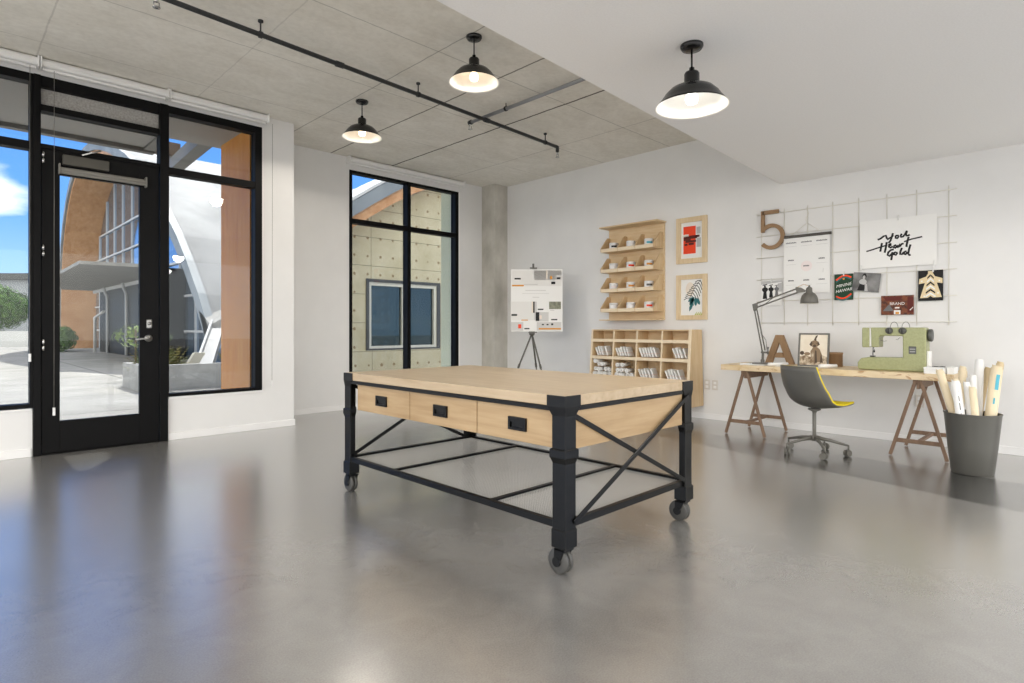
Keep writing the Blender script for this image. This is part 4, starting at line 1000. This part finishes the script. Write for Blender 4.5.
for y in (1.393,1.290):
    b = MB(); b.lathe([(0,-.022),(.022,-.022),(.028,-.016),(.031,0),(0,0)], 24, (xa+.001,y,1.095), 'x'); d = b.build('dial', M['sewing_dark'], sm, True)
    b = MB(); b.box(xa-.026,xa-.02,y-.003,y+.003,1.075,1.115); b.build('dial_grip', M['black_metal'], d, True)
b = MB(); b.box(xa-.005,xa+.002,1.188,1.243,.892,.958); b.build('stitch_panel', M['sewing_dark'], sm, True, .002)
for z in (.912,.934):
    b = MB(); b.box(xa-.007,xa-.004,1.195,1.235,z-.004,z+.004); b.build('stitch_lever', M['steel'], sm, True)
b = MB(); b.lathe([(0,0),(.03,0),(.052,-.006),(.055,-.012),(.055,-.030),(.05,-.036),(0,-.036)], 28, (6.205,1.119,1.055), 'y'); b.build('hand_wheel', M['sewing_dark'], sm, True)
SB(1.098,1.118,.76,.92,'side_plate',M['paper_white'],xa+.03,xb-.03,.004)
b = MB(); b.tube([(6.16,1.527,.95),(6.16,1.527,.905)], .007, 10); b.tube([(6.16,1.527,.91),(6.16,1.527,.862)], .003, 8); b.box(6.15,6.17,1.517,1.527,.905,.925); b.build('needle_bar', M['steel'], sm, True)
b = MB(); b.tube([(6.185,1.535,.95),(6.185,1.535,.868)], .005, 8); b.box(6.14,6.19,1.515,1.55,.856,.866); b.box(6.14,6.15,1.51,1.522,.896,.916); b.build('presser_foot', M['black_metal'], sm, True)
for y in (1.375,1.285):
    b = MB(); b.tube([(6.22,y+.03*math.cos(a),1.125+.05*math.sin(a)) for a in [PI*k/12 for k in range(13)]], .0028, 6); b.build('spool_wire', M['steel'], sm, True)
b = MB(); b.tube([(6.13,1.46,1.01),(6.12,1.43,1.0),(6.12,1.41,1.005)], .0025, 6); b.tube([(6.13,1.31,1.035),(6.12,1.33,1.015),(6.12,1.34,1.02)], .0025, 6); b.build('thread_guide', M['steel'], sm, True)

# ------------------------------------------------------------------ bin of paper rolls
BC = Vector((5.715, .745, 0))
bn = thing('waste_bin', 'tall dark grey tapered bin holding paper rolls beside the desk', 'bin', tuple(BC))
b = MB(); b.lathe([(0,.0),(.128,.0),(.135,.008),(.158,.22),(.180,.458),(.182,.466),(.177,.466),(.154,.22),(.131,.014),(0,.014)], 48); b.build('bin_body', M['bin_grey'], bn)
b = MB(); b.lathe([(.177,.456),(.184,.458),(.184,.467),(.175,.467),(.175,.458)], 48); b.build('rim', M['bin_grey'], bn)
rtv = Vector((RT[0],RT[1],0)); fwv = Vector((FW[0],FW[1],0))
def bin_roll(l0, l1, dep, ztop, r, mat, label, prints=None, flare=True):
    zr = .44; f_r = (zr-.03)/(ztop-.03)                  # where the roll passes the rim
    p = BC + rtv*l0 + fwv*dep*.9 + Vector((0,0,.03)); q_ = BC + rtv*(l1+.78*dep) + fwv*dep + Vector((0,0,ztop))
    t = thing('paper_roll', label, 'paper roll', tuple(p), group='paper rolls in the dark bin')
    d = (q_-p).normalized(); s = d.cross(fwv).normalized(); u = s.cross(d).normalized()
    b = MB(); n = 22; turns = 1.6; ring0, ring1 = [], []
    m = int(n*turns)
    for k in range(m+1):
        a = 2*PI*k/n + random.random()*.0 + PI*1.2; rr = r*(1-.28*k/m)
        o_ = (s*math.cos(a)+u*math.sin(a))*rr
        ext = -.05*r*0 + (.9*r*(k/m) if flare else 0)
        ring0.append(b.bm.verts.new(p+o_)); ring1.append(b.bm.verts.new(q_+o_+d*ext-d*(.0)))
    for k in range(m): b._f([ring0[k],ring0[k+1],ring1[k+1],ring1[k]], 0, True)
    o = b.build('rolled_sheet', [M[mat]], t, True, recalc=False)
    md = o.modifiers.new('thick','SOLIDIFY'); md.thickness = .0016; md.offset = -1
    if prints:
        b = MB()
        for f0, f1, a0, a1, mi in prints:
            k0 = 6
            for k in range(k0):
                aa, ab = a0+(a1-a0)*k/k0, a0+(a1-a0)*(k+1)/k0
                # angle measured from the side facing the room
                def pt(f, a): return p.lerp(q_, f) + (-u*math.cos(a)*1 + s*math.sin(a))*(r*1.012)
                w0 = (ab-a0)/(a1-a0)
                b.quad([pt(f0,aa),pt(f0,ab),pt(f1,ab),pt(f1,aa)], mi)
        b.build('printed_marks', [M['ink'], M['print_teal'], M['ink_light']], t, True)
bin_roll(.02,-.255,.06,.780,.026,'paper_cream','cream paper roll leaning out at the desk side of the bin')
bin_roll(-.07,-.128,-.05,.700,.030,'paper_white','white paper roll printed with black marks in the bin', [(.90,.96,-.2,.3,0),(.66,.84,-.5,-.25,0),(.60,.72,-.25,-.05,0),(.70,.78,.3,.5,0),(.60,.66,.2,.5,0),(.80,.86,.3,.45,0)])
bin_roll(-.06,-.128,.010,.715,.019,'paper_cream','slim cream paper roll beside the black-marked roll in the bin')
bin_roll(-.045,-.075,.115,.800,.024,'paper_cream','tall cream paper roll standing at the back of the bin')
bin_roll(-.005,-.045,-.05,.695,.022,'paper_white','short white paper roll between two cream rolls in the bin')
bin_roll(-.01,.0,-.11,.662,.023,'paper_cream','shortest cream paper roll at the front of the bin')
bin_roll(.01,.006,.005,.740,.023,'paper_white','white paper roll behind the shortest cream roll in the bin')
bin_roll(.08,.055,.07,.855,.028,'paper_white','tallest white paper roll in the middle of the bin')
bin_roll(.05,.120,.10,.795,.020,'paper_tan','plain tan paper roll standing apart behind the white rolls in the bin')
bin_roll(.045,.185,-.055,.805,.038,'paper_cream','thick cream roll with blue patches at the wall side of the bin', [(.80,.95,-.1,.6,1),(.66,.72,.3,.6,1),(.56,.60,-.5,-.15,1),(.60,.68,-.35,-.1,2),(.7,.8,-.6,-.4,2)])
bin_roll(.10,.215,.02,.84,.024,'paper_tan','tan roll with small blue patches behind the thick patched roll in the bin', [(.80,.87,.2,.7,1),(.58,.62,.2,.6,1)])

# ------------------------------------------------------------------ outside
b = MB(); b.box(-60, 90, -60, Y1+.02, -.30, -.16); b.box(-60,90,Y1+.02,120,-.30,-.03); o = struct(b, 'ground', M['pavement'])
# overhang of this building and its timber fin
b = MB(); b.box(1.86,2.62,Y1+.1,7.75,3.35,3.75); b.box(-5,1.86,Y1+.1,8.38,3.35,3.75); struct(b, 'exterior_soffit', M['exterior_soffit'])
b = MB(); b.box(1.83,1.95,7.75,8.38,3.32,3.6); b.box(-5,1.95,8.36,8.46,3.30,3.75); struct(b, 'exterior_edge_beam', M['exterior_steel'])
b = MB(); b.bar((2.36,7.75,3.44),(2.50,9.55,3.50),.16,.16); struct(b, 'exterior_outrigger_beam', M['exterior_steel'])
b = MB(); b.box(2.05,2.56,9.55,9.70,3.64,3.82); b.box(2.44,2.56,9.55,9.70,3.42,3.64); struct(b, 'exterior_cross_beam', M['brown_steel'])
b = MB(); b.box(2.49,2.70,Y1+.12,7.62,-.03,3.36); o = struct(b, 'exterior_timber_fin', M['cedar'])
b = MB(); b.box(2.6,7.2,Y2+.2,9.25,4.0,4.3); struct(b, 'unseen_roof_slab', M['exterior_soffit'])  # unseen slab, its reach set to limit how far sun comes inside
b = MB(); b.box(6.27,6.6,Y2+.2,8.15,-.03,4.0); struct(b, 'exterior_pier', M['pale_plaster'])
# concrete building opposite the back window
cb = thing('concrete_building', 'pale concrete building with tie-hole marks seen through the back window', 'building', (8.3,12,0))
b = MB(); b.box(5.9,7.1,12,12.3,-.03,5.6); b.box(9.15,11.5,12,12.3,-.03,5.6); b.box(7.1,9.15,12,12.3,-.03,.61); b.box(7.1,9.15,12,12.3,2.23,5.6)
b.bm.free(); b = MB()
b.prism([(6.2,.6),(7.1,.6),(7.1,2.23),(9.15,2.23),(9.15,.6),(11.5,.6),(11.5,6.2),(9.6,5.0),(8.5,4.46),(7.45,3.93),(6.9,3.58),(6.2,3.1)], 12, 12.3, 'xz'); b.build('concrete_wall', M['tie_hole_concrete'], cb, True)
b = MB(); b.box(6.2,11.5,11.95,12.3,-.03,.60); b.build('plinth', M['tie_hole_concrete'], cb, True)
arcp = [(5.9,2.92),(6.44,3.30),(6.93,3.63),(7.45,3.96),(8.0,4.27),(8.5,4.50),(9.6,5.0),(11.5,5.7)]
b = MB(); up1 = [(x, z+.25) for x, z in reversed(arcp)]; b.prism(arcp+up1, 11.45, 11.95, 'xz'); b.build('glulam_beam', M['cedar_plank'], cb, True)
b = MB(); lo = [(x, z+.25) for x, z in arcp]; hi = [(x, z+.58) for x, z in reversed(arcp)]; b.prism(lo+hi, 11.40, 12.6, 'xz'); b.build('roof_fascia', M['fascia_grey'], cb, True)
b = MB(); lo = [(x-.02, z+.58) for x, z in arcp]; hi = [(x-.02, z+.65) for x, z in reversed(arcp)]; b.prism(lo+hi, 11.38, 12.8, 'xz'); b.build('roof_edge', M['fascia_light'], cb, True)
w = MB(); w.box(7.06,7.13,11.96,12.12,.58,2.26); w.box(9.08,9.18,11.96,12.12,.58,2.26); w.box(7.13,9.08,11.96,12.12,.58,.64); w.box(7.13,9.08,11.96,12.12,2.19,2.26); w = w.build('window', M['dark_trim'], cb, True)
f = MB(); f.box(7.13,7.20,11.99,12.10,.64,2.19); f.box(9.0,9.08,11.99,12.10,.64,2.19); f.box(7.2,9.0,11.99,12.10,.64,.70); f.box(7.2,9.0,11.99,12.10,2.11,2.19); f.box(8.05,8.12,11.99,12.10,.70,2.11); f.build('window_sash', M['vinyl_frame'], w, True)
g = MB(); g.box(7.16,9.05,12.06,12.07,.66,2.16); g.build('window_pane', M['house_glass'], w, True)

# arched hall across the plaza
ah = thing('arched_hall', 'white-roofed arched timber hall across the plaza, seen through the door', 'building', (5.0,28,0))
P0 = [(15.97,1.05),(16.8,2.0),(17.8,2.94),(18.8,3.78),(19.9,4.55),(21.0,5.3),(22.2,6.0),(23.6,6.72),(25.1,7.4),(26.5,7.93),(28,8.43),(29.5,8.86),(31,9.2),(32.3,9.4),(33.5,9.47),(34.6,9.42),(35.6,9.25),(36.6,9.0),(37.6,8.62),(38.5,8.1),(39.3,7.45),(40.0,6.7),(40.6,5.8),(41.1,4.7),(41.4,3.2),(41.55,1.6),(41.6,-.03)]
def inset(pts, d):
    out_ = []
    for i, p in enumerate(pts):
        a = Vector(pts[max(i-1,0)]); c = Vector(pts[min(i+1,len(pts)-1)]); t_ = (c-a).normalized(); n_ = Vector((t_.y,-t_.x))
        out_.append((p[0]+n_.x*d, p[1]+n_.y*d))
    return out_
P1 = inset(P0, .45); P2_ = inset(P0, .75)
XA = 5.0
def sweep(mb, PA, xa_, PB, xb_, mi=0, i0=0, i1=None):
    i1 = i1 or len(PA)-1
    for i in range(i0, i1): mb.quad([(xa_,PA[i][0],PA[i][1]),(xa_,PA[i+1][0],PA[i+1][1]),(xb_,PB[i+1][0],PB[i+1][1]),(xb_,PB[i][0],PB[i][1])], mi)
b = MB(); xs = [5.0,6.5,8,10,13,17,22,28]
for a, c in zip(xs, xs[1:]):
    i0 = (0,1,1,2,3,4,5)[xs.index(a)]
    sweep(b, P0, a, P0, c, 0, i0)
sweep(b, P0, 5.0, inset(P0,.02), 5.0)
rf = b.build('roof', M['roof_membrane'], ah, True)
b = MB(); sweep(b, inset(P0,-.06), 4.9, inset(P0,.30), 4.9); sweep(b, inset(P0,-.06), 4.9, inset(P0,-.06), 5.1); sweep(b, inset(P0,.30), 4.9, inset(P0,.30), 5.1); b.build('arch_fascia', M['fascia_grey'], ah, True)
b = MB(); sweep(b, inset(P0,.30), 5.0, P1, 5.0); sweep(b, P1, 5.0, P1, 6.6); b.build('timber_soffit', M['cedar_plank'], ah, True)
xg = 6.6
b = MB(); pg = P1; vs = [b.bm.verts.new((xg, p[0], p[1])) for p in pg] + [b.bm.verts.new((xg, 41.1, -.03)), b.bm.verts.new((xg, 16.4, -.03))]; b._f(vs, 0); b.build('glass_wall', M['curtain_glass'], ah, True)
def ztop(y):
    for (a, za), (c, zc) in zip(P1, P1[1:]):
        if a <= y <= c and c > a: return za + (zc-za)*(y-a)/(c-a)
    return 0
b = MB()
ys = [17+1.9*k for k in range(13)]
for y in ys:
    z = ztop(y)
    if z > .4: b.box(xg-.06,xg,y-.035,y+.035,0,z)
for k, z in enumerate((1.0,2.3,3.6,4.9,6.2)):
    yy = [y for y in [16+.25*i for i in range(104)] if ztop(y) > z]
    if yy: b.box(xg-.08,xg-.01,min(yy),max(yy),z-.04,z+.04)
b.build('mullion_grid', M['curtain_mullion'], ah, True)
b = MB()
for k in range(24):
    z = 5.35 + k*.085
    yy = [y for y in [16+.25*i for i in range(60)] if ztop(y) > z]
    if yy and min(yy) < 28: b.box(xg-.10,xg-.03,min(yy)+.1,27.5,z,z+.05)
b.build('louver_panel', M['louver'], ah, True)
b = MB(); b.prism([(3.0,21.2),(4.95,20.9),(5.72,23.9),(5.72,36),(4.4,36),(3.1,27)], 3.0, 3.10, 'xy'); b.build('entrance_canopy', M['canopy_concrete'], ah, True)
b = MB(); b.box(5.66,5.72,23.9,36,2.86,3.0); b.build('canopy_trim', M['fascia_light'], ah, True)
b = MB(); b.box(5.72,6.55,23.9,34.6,-.03,3.3); b.build('entry_block', M['entry_dark'], ah, True)
for y in (25.6, 28.6, 32.4):
    b = MB(); b.tube([(5.5,y,3.0),(5.55,y,2.75),(5.64,y,2.55),(5.64,y,0)], .06, 8); b.build('downpipe', M['curtain_mullion'], ah, True)
b = MB(); b.tube([(5.2,32.6,0),(5.2,32.6,1.6),(5.3,31.2,1.85)], .06, 8); b.build('handrail', M['fascia_light'], ah, True)
# foot of the arch and the leaning strut
b = MB(); b.hexa([(4.9,15.55,.75),(6.4,15.55,1.5),(6.4,16.6,1.6),(4.9,16.2,.9),(4.9,15.75,1.2),(6.4,15.75,2.1),(6.4,17.6,2.3),(4.9,16.7,1.6)]); b.build('arch_foot', M['canopy_concrete'], ah, True)
b = MB(); b.bar((3.75,12.75,.1),(5.1,15.9,1.15),.34,.10, up=(0,0,1)); b.bar((3.66,12.8,.16),(5.0,15.95,1.24),.05,.2); b.bar((3.92,12.7,.16),(5.26,15.85,1.24),.05,.2); b.build('leaning_strut', M['strut_grey'], ah, True)
b = MB(); b.hexa([(3.3,12.7,0),(3.5,12.7,0),(3.5,12.85,0),(3.3,12.85,0),(3.72,12.9,.62),(3.92,12.9,.62),(3.92,13.05,.62),(3.72,13.05,.62)]); b.hexa([(3.98,12.6,0),(4.25,12.6,0),(4.25,12.75,0),(3.98,12.75,0),(4.35,12.85,.62),(4.62,12.85,.62),(4.62,13.0,.62),(4.35,13.0,.62)]); b.build('strut_fin', M['strut_cream'], ah, True)
b = MB(); b.box(7.0,7.2,15.0,15.1,0,2.4); b.bm.free()
b = MB(); b.box(7.6,7.9,14.5,30,-.03,3.6); b.build('side_wall', M['curtain_glass'], ah, True)

# planter and ferns
b = MB(); b.box(2.62,5.8,12.1,12.26,-.03,.44); b.box(2.62,2.78,12.26,13.6,-.03,.44); tag(b.build('planter', M['planter_concrete'], world=True, loc=(4.5,12.2,0)), 'low concrete planter wall holding ferns, outside the window beside the door', 'planter')
def fern(x, y, z, h, n, label, seed):
    rd = random.Random(seed); b = MB()
    for k in range(n):
        a = rd.uniform(0, 2*PI); ln = h*rd.uniform(.55,1.0); el = rd.uniform(.75,1.45); prev = None
        for i in range(12):
            f = i/11; bend = el - f*f*1.1
            c = Vector((x+math.cos(a)*ln*f*math.cos(el)*.9, y+math.sin(a)*ln*f*math.cos(el)*.9, z+ln*(f*math.sin(el)*1.15-f*f*.3)))
            wd = .10*h*math.sin(PI*min(1,f*.9+.1))+.006; s_ = Vector((-math.sin(a),math.cos(a),0)); fw_ = Vector((math.cos(a),math.sin(a),.2))
            if prev is not None and f > .3:
                for sg in (-1,1):
                    tip = c + s_*sg*wd*1.3 + fw_*.03 + Vector((0,0,-.015))
                    b.quad([prev, prev.lerp(c,.6), tip, prev.lerp(tip,.8)+fw_*-.012], 0)
            prev = c
        b.tube([(x,y,z),(x+math.cos(a)*ln*.4*math.cos(el),y+math.sin(a)*ln*.4*math.cos(el),z+ln*.4*math.sin(el))], .004, 4)
    tag(b.build('fern', M['leaf_fern'], world=True, loc=(x,y,z), recalc=False), label, 'fern', 'ferns in the outdoor planter')
fern(3.05,12.95,-.03,1.05,70,'green and rust fern in the outdoor planter, close to the black door',1)
fern(3.52,14.0,-.03,1.05,60,'fern in the outdoor planter just left of the leaning steel strut',2)
fern(4.55,13.15,-.03,1.0,60,'fern in the outdoor planter just right of the leaning steel strut',3)

# young plant by the entry
def leafball(b, c, r, n, rd, ls, mi=0):
    for k in range(n):
        v = Vector((rd.gauss(0,1),rd.gauss(0,1),rd.gauss(0,1))).normalized(); p = Vector(c)+Vector((v.x*r[0],v.y*r[1],v.z*r[2]))*rd.uniform(.72,1.02)
        a = Vector((rd.gauss(0,1),rd.gauss(0,1),rd.gauss(0,1))).normalized(); d = a.cross(v).normalized(); s_ = ls*rd.uniform(.6,1.3)
        b.quad([p-d*s_, p+v.cross(d)*s_*.5+v*s_*.2, p+d*s_, p-v.cross(d)*s_*.5+v*s_*.2], mi)
rd = random.Random(5); b = MB(); leafball(b, (3.15,14.6,.95), (.55,.9,.26), 150, rd, .06); leafball(b, (3.3,14.6,.6), (.3,.4,.4), 90, rd, .06); b.tube([(3.05,14.6,0),(3.05,14.6,1.1)], .02, 6, 1)
tag(b.build('shrub', [M['leaf_shrub'], M['bark']], world=True, loc=(3.05,14.6,0), recalc=False), 'small sparse green shrub outside by the lock side of the glass door', 'shrub')
rd = random.Random(6); b = MB(); leafball(b, (4.3,36.5,.6), (.8,1.3,.65), 420, rd, .16); leafball(b, (4.1,35.2,.35), (.6,.7,.4), 160, rd, .14)
tag(b.build('shrub', [M['leaf_tree']], world=True, loc=(4.3,36.5,0), recalc=False), 'dark green shrub at the far foot of the timber arch', 'shrub')
# tree and far house
def tree(c, h, r, label, seed):
    t = thing('tree', label, 'tree', (c[0],c[1],0), group='trees at the far side of the plaza')
    b = MB(); b.tube([(0,0,-.03),(.1,0,h*.35),(0,.1,h*.7)], [.16,.12,.05], 8); b.build('trunk', M['bark'], t)
    rd = random.Random(seed); b = MB()
    for k in range(9):
        a = rd.uniform(0,2*PI); q_ = rd.uniform(0,.6)*r
        leafball(b, (math.cos(a)*q_, math.sin(a)*q_, h*rd.uniform(.42,.78)), (r*.6,r*.6,r*.5), 620, rd, .16)
    b.build('crown', M['leaf_tree'], t, recalc=False)
for lat, d, h, r, lab, sd in ((-33.8,38,4.7,2.2,'broad green tree across the plaza behind the window at the hinge side',11),(-37.5,41,4.5,2.1,'green tree across the plaza, partly cut by the frame edge',12),(-30.6,38.5,3.3,1.1,'small light tree across the plaza right against the door frame',13)):
    p = CAM(lat, d, 0); tree(p, h, r, lab, sd)
hp_ = thing('house', 'grey flat-roofed house behind the trees across the plaza', 'building', CAM(-52,58,0), TH-PI/2)
b = MB(); b.box(-14,8,0,8,-.03,5.9); b.build('house_wall', M['house_grey'], hp_)
b = MB(); b.box(-14.4,8.4,-.5,8.4,5.9,6.5); b.build('flat_roof', M['dark_trim'], hp_)
for x in (-9,-4,1.5,5.5):
    b = MB(); b.box(x-.9,x+.9,-.05,.02,2.6,4.4); w_ = b.build('window', M['fascia_light'], hp_); b = MB(); b.box(x-.8,x+.8,-.08,-.04,2.7,4.3); b.build('window_pane', M['house_glass'], w_)
b = MB(); p0 = Vector(CAM(-40,36.5,0)); p1 = Vector(CAM(-28,36.5,0)); b.bar(p0+Vector((0,0,.45)), p1+Vector((0,0,.45)), .2, .96); tag(b.build('garden_wall', M['fascia_light'], world=True, loc=tuple((p0+p1)/2)), 'low white wall in front of the trees across the plaza', 'wall')

# ------------------------------------------------------------------ sky, sun, camera
wd = bpy.data.worlds.new('world'); bpy.context.scene.world = wd; wd.use_nodes = True; nt = wd.node_tree; nt.nodes.clear()
class W_: node_tree = nt
def WN(t): return nt.nodes.new(t)
out = WN('ShaderNodeOutputWorld'); bg = WN('ShaderNodeBackground'); tc = WN('ShaderNodeTexCoord'); sp = WN('ShaderNodeSeparateXYZ')
nt.links.new(tc.outputs['Generated'], sp.inputs[0])
rp = WN('ShaderNodeValToRGB'); e = rp.color_ramp.elements
e[0].position = 0.0; e[0].color = rgb(168,200,236); e[1].position = .45; e[1].color = rgb(54,108,190)
x_ = e.new(.16); x_.color = rgb(98,152,220); x_ = e.new(1.0); x_.color = rgb(44,92,172)
nt.links.new(sp.outputs['Z'], rp.inputs['Fac'])
mp = WN('ShaderNodeMapping'); mp.inputs['Scale'].default_value = (1,1,2.6); nt.links.new(tc.outputs['Generated'], mp.inputs['Vector'])
nz = WN('ShaderNodeTexNoise'); nz.inputs['Scale'].default_value = 3.4; nz.inputs['Detail'].default_value = 8; nt.links.new(mp.outputs[0], nz.inputs['Vector'])
cr = WN('ShaderNodeValToRGB'); cr.color_ramp.elements[0].position = .60; cr.color_ramp.elements[1].position = .72; nt.links.new(nz.outputs['Fac'], cr.inputs['Fac'])
dt = WN('ShaderNodeVectorMath'); dt.operation = 'DOT_PRODUCT'; nt.links.new(tc.outputs['Generated'], dt.inputs[0]); dt.inputs[1].default_value = (-.62,-.62,.35)  # bright cloud bank added behind the viewpoint to whiten the room light
mr = WN('ShaderNodeMapRange'); mr.inputs['From Min'].default_value = .0; mr.inputs['From Max'].default_value = .55; nt.links.new(dt.outputs['Value'], mr.inputs['Value'])
ad = WN('ShaderNodeMath'); ad.operation = 'ADD'; ad.use_clamp = True; nt.links.new(cr.outputs['Color'], ad.inputs[0]); nt.links.new(mr.outputs[0], ad.inputs[1])
mx = WN('ShaderNodeMix'); mx.data_type = 'RGBA'; nt.links.new(ad.outputs[0], mx.inputs[0]); nt.links.new(rp.outputs['Color'], mx.inputs[6]); mx.inputs[7].default_value = (1.15,1.13,1.1,1)
nt.links.new(mx.outputs[2], bg.inputs['Color']); bg.inputs['Strength'].default_value = 2.9; nt.links.new(bg.outputs[0], out.inputs[0])
sl = bpy.data.lights.new('sun', 'SUN'); sl.energy = 9.0; sl.angle = math.radians(.6); sl.color = (1,.96,.9)
so = bpy.data.objects.new('sun', sl); C.objects.link(so)
so.rotation_euler = (-Vector((.42,.75,1.2))).to_track_quat('-Z','Y').to_euler()

cam = bpy.data.cameras.new('camera'); co = bpy.data.objects.new('camera', cam); C.objects.link(co)
co.location = (0,0,1.12); co.rotation_euler = (PI/2,0,TH-PI/2)
cam.sensor_width = 36; cam.lens = 586.9/1024*36; cam.shift_y = -13.5/1024; cam.clip_end = 400; cam.clip_start = .05
sc = bpy.context.scene; sc.camera = co
sc.view_settings.view_transform = 'Standard'; sc.view_settings.look = 'None'; sc.view_settings.exposure = 0.16; sc.view_settings.gamma = 1.0; sc.view_settings.use_curve_mapping = False
cy = sc.cycles; cy.use_denoising = True; cy.max_bounces = 10; cy.diffuse_bounces = 6; cy.glossy_bounces = 5; cy.transparent_max_bounces = 12; cy.sample_clamp_indirect = 6.0
cy.use_adaptive_sampling = False
